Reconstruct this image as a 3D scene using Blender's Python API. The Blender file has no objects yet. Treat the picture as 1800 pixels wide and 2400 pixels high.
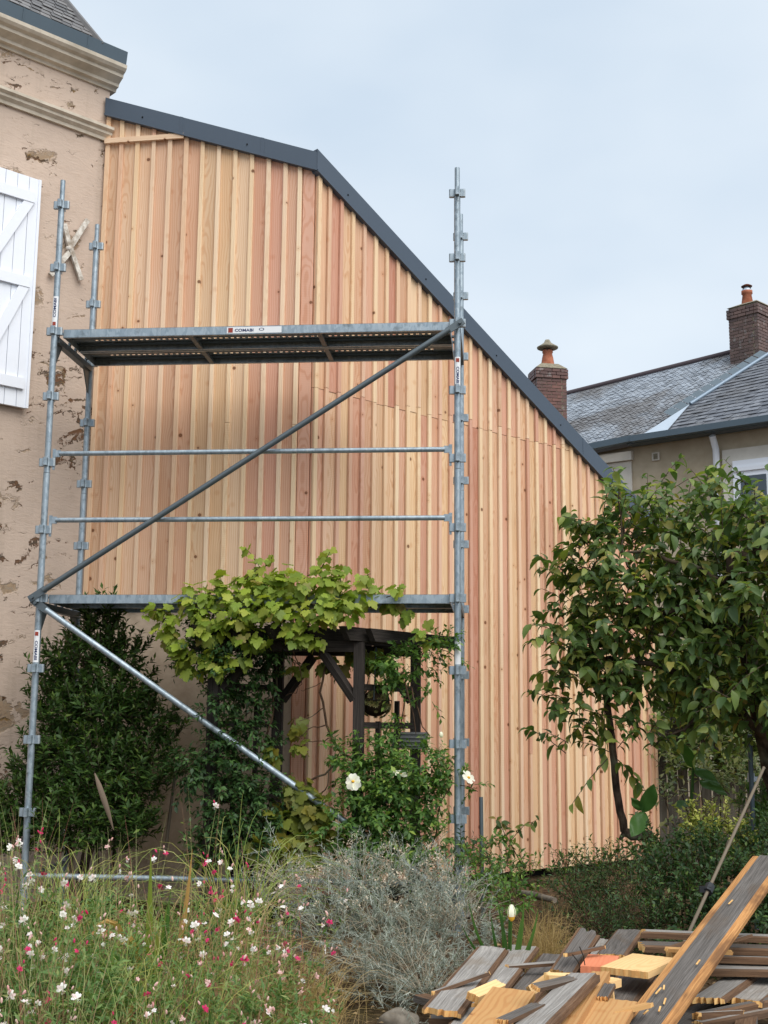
import bpy, bmesh, math, random
import numpy as np
from mathutils import Vector, Matrix

random.seed(7)
RNG = np.random.default_rng(11)
SC = bpy.context.scene
COL = SC.collection

# ------------------------------------------------------------------ camera
F_PX, YAW, PITCH, ROLL = 2907.0, -0.0927, 0.1697, 0.0091
CAM = Vector((3.29, -8.65, 1.376))
_f = Vector((math.sin(YAW) * math.cos(PITCH), math.cos(YAW) * math.cos(PITCH), math.sin(PITCH)))
_r0 = Vector((math.cos(YAW), -math.sin(YAW), 0))
_u0 = _r0.cross(_f)
_r = math.cos(ROLL) * _r0 + math.sin(ROLL) * _u0
_u = -math.sin(ROLL) * _r0 + math.cos(ROLL) * _u0
cam_data = bpy.data.cameras.new('camera')
cam_data.sensor_fit = 'AUTO'
cam_data.sensor_width = 36
cam_data.lens = 36 * F_PX / 2400
cam_data.clip_start = 0.05
cam_data.clip_end = 1000
cam = bpy.data.objects.new('camera', cam_data)
COL.objects.link(cam)
M = Matrix((_r, _u, -_f)).transposed().to_4x4()
M.translation = CAM
cam.matrix_world = M
SC.camera = cam

# ------------------------------------------------------------------ sky, sun, exposure
SUN_EL, SUN_AZ = math.radians(52), math.radians(142)      # azimuth clockwise from +Y: from behind the camera, to the right
world = bpy.data.worlds.new('World')
SC.world = world
world.use_nodes = True
wn = world.node_tree
wn.nodes.clear()
w_out = wn.nodes.new('ShaderNodeOutputWorld')
w_bg = wn.nodes.new('ShaderNodeBackground')
w_sky = wn.nodes.new('ShaderNodeTexSky')
w_sky.sky_type = 'NISHITA'
w_sky.sun_disc = False
w_sky.sun_elevation = SUN_EL
w_sky.sun_rotation = SUN_AZ
w_sky.air_density = 1.0
w_sky.dust_density = 3.0
w_tc = wn.nodes.new('ShaderNodeTexCoord')
w_map = wn.nodes.new('ShaderNodeMapping')
w_map.inputs['Scale'].default_value = (1.6, 1.6, 3.2)
w_noise = wn.nodes.new('ShaderNodeTexNoise')
w_noise.inputs['Scale'].default_value = 1.7
w_noise.inputs['Detail'].default_value = 4
w_noise.inputs['Roughness'].default_value = 0.45
w_ramp = wn.nodes.new('ShaderNodeValToRGB')
w_ramp.color_ramp.elements[0].position = 0.38
w_ramp.color_ramp.elements[0].color = (4.7, 5.5, 6.35, 1)
w_ramp.color_ramp.elements[1].position = 0.64
w_ramp.color_ramp.elements[1].color = (5.85, 6.45, 7.0, 1)
w_mix = wn.nodes.new('ShaderNodeMixRGB')
w_mix.inputs['Fac'].default_value = 0.88
w_bg.inputs['Strength'].default_value = 0.062
wn.links.new(w_tc.outputs['Generated'], w_map.inputs['Vector'])
wn.links.new(w_map.outputs['Vector'], w_noise.inputs['Vector'])
wn.links.new(w_noise.outputs['Fac'], w_ramp.inputs['Fac'])
wn.links.new(w_sky.outputs['Color'], w_mix.inputs['Color1'])
wn.links.new(w_ramp.outputs['Color'], w_mix.inputs['Color2'])
wn.links.new(w_mix.outputs['Color'], w_bg.inputs['Color'])
wn.links.new(w_bg.outputs['Background'], w_out.inputs['Surface'])

sun_d = bpy.data.lights.new('sun', 'SUN')
sun_d.energy = 1.5
sun_d.angle = math.radians(60)
sun_d.color = (1.0, 0.965, 0.91)
sun = bpy.data.objects.new('sun', sun_d)
COL.objects.link(sun)
_sd = Vector((math.sin(SUN_AZ) * math.cos(SUN_EL), math.cos(SUN_AZ) * math.cos(SUN_EL), math.sin(SUN_EL)))
sun.rotation_euler = _sd.to_track_quat('Z', 'Y').to_euler()
sun.location = _sd * 30

SC.view_settings.view_transform = 'Standard'
SC.view_settings.look = 'None'
SC.view_settings.gamma = 1
SC.view_settings.exposure = 1.27
SC.render.engine = 'CYCLES'
SC.cycles.use_denoising = True
SC.cycles.max_bounces = 6
SC.cycles.transparent_max_bounces = 6

# ------------------------------------------------------------------ survey helpers: a sight line of the photograph meets a plane of the place
def ray(px, py):
    return (_f + _r * ((px - 900) / F_PX) - _u * ((py - 1200) / F_PX))
def at(px, py, Y):
    d = ray(px, py); return CAM + d * ((Y - CAM.y) / d.y)
def dep(px, py, D):
    return CAM + ray(px, py) * D
def atz(px, py, z):
    d = ray(px, py); return CAM + d * ((z - CAM.z) / d.z)
def on(px, py, p0, n):
    d = ray(px, py); return CAM + d * ((Vector(p0) - CAM).dot(n) / d.dot(n))
def zl(x, y, py):
    """height on the vertical line through x, y that is sighted at row py"""
    lo, hi = -5.0, 40.0
    for _ in range(50):
        m = (lo + hi) / 2; q = Vector((x, y, m)) - CAM
        if 1200 - F_PX * q.dot(_u) / q.dot(_f) > py: lo = m
        else: hi = m
    return lo
def px_of(p):
    q = Vector(p) - CAM
    return 900 + F_PX * q.dot(_r) / q.dot(_f), 1200 - F_PX * q.dot(_u) / q.dot(_f)

# ------------------------------------------------------------------ object helpers
ROOT = {}
def thing(name, label, cat, loc=(0, 0, 0), group=None):
    o = bpy.data.objects.new(name, None)
    o.empty_display_size = 0.1
    COL.objects.link(o); o.location = loc
    o['label'] = label; o['category'] = cat
    if group: o['group'] = group
    ROOT[o] = Vector(loc)
    return o
def tag(o, label, cat, group=None):
    o['label'] = label; o['category'] = cat
    if group: o['group'] = group
    return o
def base_of(parent):
    return ROOT.get(parent, Vector((0, 0, 0))) if parent is not None else Vector((0, 0, 0))
def link(name, me, parent=None, mw=None):
    """place mesh data; mw = its world matrix (for pieces sharing data)"""
    o = bpy.data.objects.new(name, me)
    COL.objects.link(o)
    m = mw.copy() if mw is not None else Matrix.Identity(4)
    if parent is not None:
        o.parent = parent
        m.translation = m.translation - base_of(parent)
        ROOT[o] = base_of(parent) if mw is None else None
    o.matrix_local = m
    return o
def sub(name, me, part, local=None):
    """a sub-part, mesh given in the part's own coordinates"""
    o = bpy.data.objects.new(name, me); COL.objects.link(o); o.parent = part
    if local is not None: o.matrix_local = local
    return o

class MB:
    def __init__(s): s.v = []; s.f = []; s.mi = []; s.m = 0
    def add(s, vs, fs):
        k = len(s.v); s.v += [Vector(p) for p in vs]
        for f in fs: s.f.append([k + i for i in f]); s.mi.append(s.m)
        return s
    def box(s, c, sx, sy, sz, rot=None):
        R = rot if rot is not None else Matrix.Identity(3)
        c = Vector(c); vs = []
        for z in (-1, 1):
            for x, y in ((-1, -1), (1, -1), (1, 1), (-1, 1)):
                vs.append(c + R @ Vector((x * sx / 2, y * sy / 2, z * sz / 2)))
        return s.add(vs, [(3, 2, 1, 0), (4, 5, 6, 7), (0, 1, 5, 4), (1, 2, 6, 5), (2, 3, 7, 6), (3, 0, 4, 7)])
    def bar(s, a, b, w, h, up=Vector((0, 0, 1))):
        a = Vector(a); b = Vector(b); d = (b - a).normalized()
        x = d.cross(up)
        if x.length < 1e-4: x = d.cross(Vector((0, 1, 0)))
        x.normalize(); y = x.cross(d).normalized()
        R = Matrix((x, d, y)).transposed()
        return s.box((a + b) / 2, w, (b - a).length, h, R)
    def prism(s, poly, ex):
        """closed prism: polygon points plus extrusion vector"""
        n = len(poly); ex = Vector(ex); vs = [Vector(p) for p in poly] + [Vector(p) + ex for p in poly]
        fs = [tuple(range(n))[::-1], tuple(range(n, 2 * n))] + [(i, (i + 1) % n, n + (i + 1) % n, n + i) for i in range(n)]
        return s.add(vs, fs)
    def tube(s, pts, r, n=6, cap=True):
        pts = [Vector(p) for p in pts]
        if not hasattr(r, '__len__'): r = [r] * len(pts)
        k = len(s.v); prev = None
        for i, p in enumerate(pts):
            d = (pts[min(i + 1, len(pts) - 1)] - pts[max(i - 1, 0)])
            if d.length < 1e-9: d = Vector((0, 0, 1))
            d.normalize()
            if prev is None:
                x = d.cross(Vector((0, 1, 0)))
                if x.length < 1e-3: x = d.cross(Vector((1, 0, 0)))
            else:
                x = prev - d * prev.dot(d)
            x.normalize(); prev = x; y = d.cross(x)
            for j in range(n):
                a = 2 * math.pi * j / n
                s.v.append(p + (x * math.cos(a) + y * math.sin(a)) * r[i])
        for i in range(len(pts) - 1):
            for j in range(n):
                s.f.append([k + i * n + j, k + i * n + (j + 1) % n, k + (i + 1) * n + (j + 1) % n, k + (i + 1) * n + j]); s.mi.append(s.m)
        if cap:
            for st, rev in ((k, True), (k + (len(pts) - 1) * n, False)):
                q = len(s.v); s.v += [s.v[st + j].copy() for j in range(n)]
                ids = [q + j for j in range(n)]; s.f.append(ids[::-1] if rev else ids); s.mi.append(s.m)
        return s
    def lathe(s, c, prof, n=16):
        c = Vector(c); k = len(s.v)
        for r, z in prof:
            for j in range(n):
                a = 2 * math.pi * j / n
                s.v.append(c + Vector((r * math.cos(a), r * math.sin(a), z)))
        for i in range(len(prof) - 1):
            for j in range(n):
                s.f.append([k + i * n + j, k + i * n + (j + 1) % n, k + (i + 1) * n + (j + 1) % n, k + (i + 1) * n + j]); s.mi.append(s.m)
        return s
    def ball(s, c, r, n=8, m=5, sq=1.0):
        prof = [(max(1e-4, r * math.sin(math.pi * i / m)), -r * sq * math.cos(math.pi * i / m)) for i in range(m + 1)]
        return s.lathe(c, prof, n)
    def mesh(s, name, mats, smooth=False, shift=None):
        me = bpy.data.meshes.new(name)
        sh = Vector(shift) if shift is not None else Vector((0, 0, 0))
        me.from_pydata([tuple(p - sh) for p in s.v], [], s.f)
        for m in (mats if isinstance(mats, (list, tuple)) else [mats]): me.materials.append(m)
        if any(s.mi): me.polygons.foreach_set('material_index', s.mi)
        if smooth: me.polygons.foreach_set('use_smooth', [True] * len(me.polygons))
        me.update()
        return me
    def build(s, name, mats, parent=None, smooth=False, kind=None):
        o = link(name, s.mesh(name, mats, smooth, base_of(parent)))
        if parent is not None: o.parent = parent; ROOT[o] = base_of(parent)
        if kind: o['kind'] = kind
        return o

def np_mesh(name, V, Fc, mats, smooth=False, mi=None):
    """mesh from arrays, faces all of one size"""
    me = bpy.data.meshes.new(name)
    V = np.ascontiguousarray(V, dtype=np.float32).reshape(-1, 3); Fc = np.ascontiguousarray(Fc, dtype=np.int32)
    me.vertices.add(len(V)); me.vertices.foreach_set('co', V.ravel())
    k = Fc.shape[1]
    me.loops.add(Fc.size); me.loops.foreach_set('vertex_index', Fc.ravel())
    me.polygons.add(len(Fc)); me.polygons.foreach_set('loop_start', np.arange(0, Fc.size, k, dtype=np.int32))
    for m in (mats if isinstance(mats, (list, tuple)) else [mats]): me.materials.append(m)
    if mi is not None: me.polygons.foreach_set('material_index', np.asarray(mi, dtype=np.int32))
    if smooth: me.polygons.foreach_set('use_smooth', np.ones(len(Fc), dtype=bool))
    me.update(calc_edges=True); me.validate()
    return me
def frames(D, Nn):
    """rows of unit leaf axes D and rough normals Nn -> (N,3,3) with columns x, y(axis), z(normal)"""
    D = D / np.linalg.norm(D, axis=1, keepdims=True)
    X = np.cross(D, Nn); X /= np.maximum(np.linalg.norm(X, axis=1, keepdims=True), 1e-6)
    Z = np.cross(X, D)
    return np.stack([X, D, Z], axis=2)
def scatter(tpl, P, R, S):
    """tpl=(verts, faces); copies at P with frames R and sizes S"""
    v, f = tpl
    V = np.einsum('nij,kj->nki', R * np.asarray(S)[:, None, None], v) + P[:, None, :]
    Fc = (f[None] + (np.arange(len(P)) * len(v))[:, None, None]).reshape(-1, f.shape[1])
    return V.reshape(-1, 3), Fc
def tri(fs):
    out = []
    for f in fs:
        for i in range(1, len(f) - 1): out.append((f[0], f[i], f[i + 1]))
    return np.array(out, dtype=np.int32)
def mat4(R, p, s=1.0):
    m = Matrix([list(map(float, R[i])) for i in range(3)]).to_4x4()
    m = m @ Matrix.Scale(float(s), 4)
    m.translation = Vector([float(q) for q in p])
    return m
def rdir(n):
    v = RNG.normal(size=(n, 3)); return v / np.linalg.norm(v, axis=1, keepdims=True)

# ------------------------------------------------------------------ leaf shapes (unit length along +y)
def leaf_tpl(W=0.42, n=4, droop=0.25, fold=0.12, pos=0.45):
    vs = []; fs = []
    for i in range(n + 1):
        t = i / n
        w = W / 2 * (math.sin(math.pi * t ** (0.693 / -math.log(pos) if pos != .5 else 1)) ** 0.8 if 0 < t < 1 else 0.02)
        z = -droop * t * t
        y = t * (1 - 0.15 * droop * t)
        vs += [(-w, y, z + fold * w * 2), (0, y, z), (w, y, z + fold * w * 2)]
    for i in range(n):
        a = 3 * i
        fs += [(a, a + 1, a + 4, a + 3), (a + 1, a + 2, a + 5, a + 4)]
    return np.array(vs), np.array(fs, dtype=np.int32)
def vine_tpl():
    pts = [(0, .02), (.16, -.10), (.34, -.04), (.44, .12), (.38, .20), (.50, .34), (.46, .50), (.30, .50), (.27, .60), (.20, .80), (.08, .86), (0, 1.0)]
    out = [(x, y) for x, y in pts] + [(-x, y) for x, y in pts[-2:0:-1]]
    vs = [(0, .30, 0.0)]
    for i, (x, y) in enumerate(out):
        r = math.hypot(x, y - .3)
        vs.append((x, y, -0.22 * r * r + (0.035 if i % 2 else -0.03) + .06 * abs(x)))
    n = len(out)
    return np.array(vs), np.array([(0, 1 + (i + 1) % n, 1 + i) for i in range(n)], dtype=np.int32)
def needle_tpl(W=.1):
    return np.array([(-W / 2, 0, 0), (W / 2, 0, 0), (W / 2 * .7, .6, .02), (0, 1, -.02), (-W / 2 * .7, .6, .02)]), tri([(0, 1, 2, 3, 4)])
def rhomb_tpl(W=.35, fold=.08, droop=.1):
    return np.array([(0, 0, 0), (W / 2, .45, fold), (0, 1, -droop), (-W / 2, .45, fold), (0, .5, 0)]), np.array([(0, 1, 4), (1, 2, 4), (2, 3, 4), (3, 0, 4)], dtype=np.int32)

# ------------------------------------------------------------------ materials
def srgb(r, g, b):
    f = lambda c: (c / 255 / 12.92) if c / 255 <= .04045 else ((c / 255 + .055) / 1.055) ** 2.4
    return (f(r), f(g), f(b), 1)
class NT:
    def __init__(s, name, rough=.7, spec=.3, metal=0.0):
        s.mat = bpy.data.materials.new(name); s.mat.use_nodes = True
        s.t = s.mat.node_tree; s.t.nodes.clear()
        s.out = s.t.nodes.new('ShaderNodeOutputMaterial')
        s.b = s.t.nodes.new('ShaderNodeBsdfPrincipled')
        s.b.inputs['Roughness'].default_value = rough
        s.b.inputs['Specular IOR Level'].default_value = spec
        s.b.inputs['Metallic'].default_value = metal
        s.t.links.new(s.b.outputs[0], s.out.inputs[0])
    def n(s, typ, ins=None, **pr):
        nd = s.t.nodes.new('ShaderNode' + typ)
        for k, v in pr.items(): setattr(nd, k, v)
        for k, v in (ins or {}).items(): s.put(nd.inputs[k], v)
        return nd
    def put(s, sock, v):
        if isinstance(v, bpy.types.NodeSocket): s.t.links.new(v, sock)
        else:
            try: sock.default_value = v
            except Exception: sock.default_value = (v[0], v[1], v[2])
    def math(s, op, a, b=None, c=None, clamp=False):
        nd = s.t.nodes.new('ShaderNodeMath'); nd.operation = op; nd.use_clamp = clamp
        for i, v in enumerate((a, b, c)):
            if v is not None: s.put(nd.inputs[i], v)
        return nd.outputs[0]
    def vmath(s, op, a, b=None):
        nd = s.t.nodes.new('ShaderNodeVectorMath'); nd.operation = op
        s.put(nd.inputs[0], a)
        if b is not None: s.put(nd.inputs[1], b)
        return nd.outputs['Value'] if op in ('LENGTH', 'DOT_PRODUCT', 'DISTANCE') else nd.outputs[0]
    def mix(s, f, a, b, mode='MIX'):
        nd = s.t.nodes.new('ShaderNodeMixRGB'); nd.blend_type = mode
        s.put(nd.inputs[0], f); s.put(nd.inputs[1], a); s.put(nd.inputs[2], b)
        return nd.outputs[0]
    def ramp(s, f, stops, interp='LINEAR'):
        nd = s.t.nodes.new('ShaderNodeValToRGB'); cr = nd.color_ramp; cr.interpolation = interp
        while len(cr.elements) < len(stops): cr.elements.new(0.5)
        for e, (p, c) in zip(cr.elements, stops): e.position = p; e.color = c if len(c) == 4 else (*c, 1)
        s.put(nd.inputs[0], f)
        return nd.outputs[0]
    def noise(s, vec, scale=5, detail=3, rough=.5, dist=0):
        nd = s.n('TexNoise', {'Scale': scale, 'Detail': detail, 'Roughness': rough, 'Distortion': dist})
        if vec is not None: s.put(nd.inputs['Vector'], vec)
        return nd.outputs['Fac']
    def smooth(s, v, a, b):
        nd = s.n('MapRange', {'Value': v, 'From Min': a, 'From Max': b}, interpolation_type='SMOOTHSTEP')
        return nd.outputs[0]
    def scale(s, vec, sc, off=None):
        v = s.vmath('MULTIPLY', vec, sc)
        return s.vmath('ADD', v, off) if off is not None else v
    def bump(s, h, st=.3, dist=.01):
        nd = s.n('Bump', {'Height': h, 'Strength': st, 'Distance': dist})
        s.put(s.b.inputs['Normal'], nd.outputs[0])
    def color(s, c): s.put(s.b.inputs['Base Color'], c); return s
def wood_fresh(name, stops, grain=.5, knots=True, rough=.62):
    """sawn softwood: object axes x = width, z = length"""
    m = NT(name, rough, .25)
    obj = m.n('TexCoord').outputs['Object']
    r = m.n('ObjectInfo').outputs['Random']
    r2 = m.math('FRACT', m.math('MULTIPLY', r, 17.31)); r3 = m.math('FRACT', m.math('MULTIPLY', r, 91.7))
    sx = m.n('SeparateXYZ', {0: obj}); x, y, z = sx.outputs
    off = m.n('CombineXYZ', {0: m.math('MULTIPLY', r, 37.0), 1: m.math('MULTIPLY', r2, 53.0), 2: m.math('MULTIPLY', r3, 71.0)}).outputs[0]
    warp = m.noise(m.scale(obj, (3, 3, 1.5), off), 1.0, 3)
    fine = m.noise(m.scale(obj, (90, 90, 2.5), off), 1.0, 3, .6)
    blot = m.noise(m.scale(obj, (5, 5, 1.3), off), 1.0, 2)
    xo = m.math('ADD', x, m.math('MULTIPLY', m.math('SUBTRACT', r2, .5), .11))
    h = m.math('ADD', m.math('MULTIPLY', m.math('SUBTRACT', warp, .5), .21), m.math('MULTIPLY', z, m.math('MULTIPLY', m.math('SUBTRACT', r3, .5), .03)))
    rad = m.math('SQRT', m.math('ADD', m.math('MULTIPLY', xo, xo), m.math('MULTIPLY', h, h)))
    ring = m.math('SINE', m.math('ADD', m.math('MULTIPLY', rad, 360.0), m.math('MULTIPLY', fine, 2.2)))
    ring = m.smooth(ring, -.2, 1.0)
    base = m.ramp(r, stops)
    dark = m.mix(1.0, base, (.80, .62, .50, 1), 'MULTIPLY')
    c = m.mix(m.math('MULTIPLY', ring, grain), base, dark)
    c = m.mix(m.math('MULTIPLY', fine, .22), c, m.mix(1.0, c, (.86, .78, .70, 1), 'MULTIPLY'))
    c = m.mix(m.math('MULTIPLY', m.smooth(blot, .45, .75), .35), c, m.mix(1.0, c, (.92, .76, .64, 1), 'MULTIPLY'))
    geo = m.n('NewGeometry').outputs['Position']
    stn = m.noise(m.scale(geo, (1.1, 1.1, .55)), 1.0, 4, .6)
    c = m.mix(m.math('MULTIPLY', m.smooth(stn, .48, .72), .42), c, m.mix(1.0, c, (.72, .70, .64, 1), 'MULTIPLY'))
    strk = m.noise(m.scale(obj, (40, 40, .6), off), 1.0, 2)
    c = m.mix(m.math('MULTIPLY', m.smooth(strk, .58, .75), .25), c, m.mix(1.0, c, (.78, .64, .50, 1), 'MULTIPLY'))
    # saw chatter on some boards
    chat = m.math('MULTIPLY', m.math('SINE', m.math('MULTIPLY', z, 420.0)), m.math('MULTIPLY', m.smooth(r3, .72, .80), m.smooth(blot, .4, .6)))
    c = m.mix(m.math('MULTIPLY', m.math('ADD', chat, 0.0, clamp=True), .25), c, m.mix(1.0, c, (.72, .70, .62, 1), 'MULTIPLY'))
    if knots:
        kv = m.n('CombineXYZ', {0: m.math('ADD', m.math('MULTIPLY', x, 5.0), m.math('MULTIPLY', r, 37.0)), 1: m.math('ADD', m.math('MULTIPLY', z, 1.9), m.math('MULTIPLY', r2, 53.0))}).outputs[0]
        vo = m.n('TexVoronoi', {'Vector': kv, 'Scale': 1.0}, voronoi_dimensions='2D', feature='F1')
        d = m.vmath('LENGTH', m.vmath('DIVIDE', m.vmath('SUBTRACT', kv, vo.outputs['Position']), (5.0, 1.9, 1.0)))
        d = m.math('ADD', d, m.math('MULTIPLY', m.math('SUBTRACT', warp, .5), .012))
        sz = m.n('SeparateXYZ', {0: vo.outputs['Color']}).outputs[0]
        rad_k = m.math('MULTIPLY', m.smooth(sz, .35, 1.0), .0155)
        k = m.math('SUBTRACT', 1.0, m.smooth(m.math('SUBTRACT', d, rad_k), -.004, .003))
        halo = m.math('SUBTRACT', 1.0, m.smooth(d, .008, .035))
        c = m.mix(m.math('MULTIPLY', halo, .35), c, m.mix(1.0, c, (.80, .58, .42, 1), 'MULTIPLY'))
        c = m.mix(m.math('MULTIPLY', k, .85), c, srgb(96, 58, 34))
        eye = m.math('SUBTRACT', 1.0, m.smooth(d, .002, .006))
        c = m.mix(m.math('MULTIPLY', m.math('MULTIPLY', eye, k), .6), c, srgb(140, 90, 55))
    m.color(c); m.bump(m.math('ADD', fine, m.math('MULTIPLY', ring, .3)), .18, .002)
    return m.mat
LARCH = [(0, srgb(228, 198, 160)), (.11, srgb(210, 176, 141)), (.22, srgb(214, 166, 144)), (.33, srgb(224, 194, 156)), (.44, srgb(200, 150, 129)),
         (.55, srgb(232, 208, 173)), (.66, srgb(215, 174, 148)), (.77, srgb(192, 141, 120)), (.88, srgb(216, 188, 153)), (1, srgb(208, 157, 136))]
BATT = [(0, srgb(234, 210, 177)), (.3, srgb(228, 199, 163)), (.5, srgb(214, 172, 149)), (.62, srgb(236, 214, 183)), (.8, srgb(202, 155, 134)), (1, srgb(228, 201, 166))]
M_board = wood_fresh('larch_board', LARCH)
M_batten = wood_fresh('larch_batten', BATT, .25)
M_corner = wood_fresh('reddish_board', [(0, srgb(150, 98, 70)), (1, srgb(160, 104, 74))])
M_cut = wood_fresh('fresh_offcut', [(0, srgb(238, 205, 150)), (1, srgb(230, 190, 135))], .3)
M_salmon = wood_fresh('salmon_offcut', [(0, srgb(224, 140, 104)), (1, srgb(216, 132, 98))], .2, False)
M_yellow = wood_fresh('yellowed_plank', [(0, srgb(196, 154, 100)), (1, srgb(184, 142, 94))], .5)
M_end = wood_fresh('splintered_end', [(0, srgb(226, 186, 124)), (1, srgb(212, 168, 108))], .6, False, .9)

def wood_weathered(name, c_lo, c_hi, brown, amt):
    m = NT(name, .85, .2)
    obj = m.n('TexCoord').outputs['Object']; r = m.n('ObjectInfo').outputs['Random']
    off = m.n('CombineXYZ', {0: m.math('MULTIPLY', r, 37.0), 1: m.math('MULTIPLY', r, 13.0), 2: m.math('MULTIPLY', r, 71.0)}).outputs[0]
    w = m.noise(m.scale(obj, (5, 5, 1.1), off), 1.0, 2)
    gv = m.vmath('ADD', m.scale(obj, (210, 210, 4.0), off), m.scale(m.n('CombineXYZ', {0: w}).outputs[0], (13, 0, 0)))
    g = m.noise(gv, 1.0, 4, .65)
    big = m.noise(m.scale(obj, (9, 9, 3), off), 1.0, 3, .6)
    c = m.mix(m.smooth(g, .25, .75), c_lo, c_hi)
    pale = m.noise(m.scale(obj, (16, 16, 2.2), off), 1.0, 4, .65)
    c = m.mix(m.math('MULTIPLY', m.smooth(pale, .5, .72), .5), c, m.mix(1., c, (1.5, 1.5, 1.5, 1), 'MULTIPLY'))
    c = m.mix(m.math('MULTIPLY', m.smooth(big, .5, .72), amt), c, brown)
    # pale fibres and knots
    kv = m.n('CombineXYZ', {0: m.math('MULTIPLY', m.n('SeparateXYZ', {0: obj}).outputs[0], 6.0), 1: m.math('MULTIPLY', m.n('SeparateXYZ', {0: obj}).outputs[2], 2.6)}).outputs[0]
    kv = m.vmath('ADD', kv, off)
    vo = m.n('TexVoronoi', {'Vector': kv, 'Scale': 1.0}, voronoi_dimensions='2D')
    d = m.vmath('LENGTH', m.vmath('DIVIDE', m.vmath('SUBTRACT', kv, vo.outputs['Position']), (6.0, 2.6, 1.0)))
    c = m.mix(m.math('MULTIPLY', m.math('SUBTRACT', 1.0, m.smooth(d, .012, .045)), m.smooth(g, .35, .6)), c, m.mix(1.0, c, (1.7, 1.7, 1.7, 1), 'MULTIPLY'))
    c = m.mix(m.math('SUBTRACT', 1.0, m.smooth(d, .006, .012)), c, srgb(32, 24, 18))
    m.color(c); m.bump(g, .6, .004)
    return m.mat
M_grey = wood_weathered('weathered_wood', srgb(116, 112, 108), srgb(160, 156, 151), srgb(122, 108, 92), .5)
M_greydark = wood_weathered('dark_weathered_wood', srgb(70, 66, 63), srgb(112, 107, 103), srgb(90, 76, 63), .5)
M_lip = wood_weathered('brown_unweathered_edge', srgb(82, 60, 46), srgb(118, 92, 70), srgb(76, 62, 52), .8)
M_orange = wood_weathered('orange_unweathered_edge', srgb(140, 96, 58), srgb(190, 142, 90), srgb(104, 74, 52), .8)
M_fence = wood_weathered('old_fence_wood', srgb(62, 58, 52), srgb(112, 106, 96), srgb(70, 62, 46), .5)
M_arbor = wood_weathered('black_stained_wood', srgb(28, 25, 24), srgb(66, 60, 56), srgb(46, 40, 35), .3)

def plaster():
    m = NT('pitted_plaster', .95, .1)
    g = m.n('TexCoord').outputs['Object']
    sx = m.n('SeparateXYZ', {0: g})
    wv = m.noise(m.scale(g, (1, 1, 1)), 5.0, 4, .6)
    vec = m.vmath('ADD', m.scale(g, (1, 1, 1.8)), m.scale(m.n('CombineXYZ', {0: wv, 1: wv, 2: wv}).outputs[0], (.4, .4, .5)))
    a = m.noise(vec, 6.0, 5, .62, .6)
    b = m.noise(m.scale(g, (1, 1, 1)), 1.7, 2)
    thr = m.math('ADD', .615, m.math('MULTIPLY', m.math('SUBTRACT', b, .5), -.42))
    hole = m.smooth(m.math('SUBTRACT', a, thr), 0.0, .05)
    pa = m.noise(vec, 2.3, 5, .62, .4)
    patch = m.smooth(pa, .60, .66)
    big = m.noise(m.scale(g, (1, 1, 1)), .9, 4, .6)
    fine = m.noise(g, 60, 4, .6)
    tro = m.noise(m.scale(g, (3, 3, 9)), 3.0, 4, .6, 1.2)
    base = m.mix(m.smooth(big, .3, .7), srgb(200, 180, 164), srgb(184, 166, 152))
    base = m.mix(m.math('MULTIPLY', m.smooth(tro, .5, .75), .25), base, srgb(160, 138, 118))
    run = m.noise(m.scale(g, (7, 7, .5)), 1.0, 3, .6)
    base = m.mix(m.math('MULTIPLY', m.smooth(run, .5, .72), .3), base, srgb(158, 142, 126))
    st = m.ramp(m.noise(vec, 9.0, 3, .6), [(.3, srgb(48, 38, 30)), (.42, srgb(104, 70, 44)), (.52, srgb(64, 56, 48)), (.66, srgb(132, 104, 64))])
    st2 = m.ramp(m.noise(vec, 14.0, 4, .6), [(.32, srgb(84, 70, 56)), (.45, srgb(150, 124, 92)), (.6, srgb(124, 112, 96)), (.72, srgb(176, 150, 112))])
    c = m.mix(m.math('MULTIPLY', patch, .75), base, st2)
    c = m.mix(m.math('MULTIPLY', hole, .92), c, st)
    m.color(c)
    h = m.math('SUBTRACT', m.math('ADD', m.math('MULTIPLY', tro, .35), m.math('MULTIPLY', fine, .12)), m.math('ADD', m.math('MULTIPLY', hole, 1.2), m.math('MULTIPLY', patch, .7)))
    m.bump(h, .55, .02)
    return m.mat
M_plaster = plaster()
def stone(name, c1, c2, sc=12, rough=.9, bs=.3):
    m = NT(name, rough, .15); g = m.n('TexCoord').outputs['Object']
    a = m.noise(g, sc, 5, .6); b = m.noise(g, sc * .22, 3)
    c = m.mix(m.smooth(a, .3, .7), c1, c2); c = m.mix(m.math('MULTIPLY', m.smooth(b, .5, .75), .35), c, m.mix(1., c, (.6, .58, .54, 1), 'MULTIPLY'))
    m.color(c); m.bump(a, bs, .01); return m.mat
M_cornice = stone('limestone_cornice', srgb(190, 180, 164), srgb(210, 200, 184), 9)
M_lplaster = stone('lower_plaster', srgb(176, 158, 138), srgb(190, 172, 152), 14)
M_render = stone('grey_render', srgb(168, 154, 132), srgb(184, 170, 148), 2.5)
M_render_trim = stone('pale_render_trim', srgb(196, 190, 180), srgb(208, 202, 192), 3)
M_stonegrey = stone('garden_stone', srgb(112, 104, 94), srgb(148, 140, 128), 14)
M_terracotta = stone('terracotta', srgb(146, 88, 66), srgb(172, 110, 86), 8)
M_moss_mortar = stone('mossy_mortar', srgb(112, 106, 92), srgb(146, 138, 120), 20)
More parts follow.
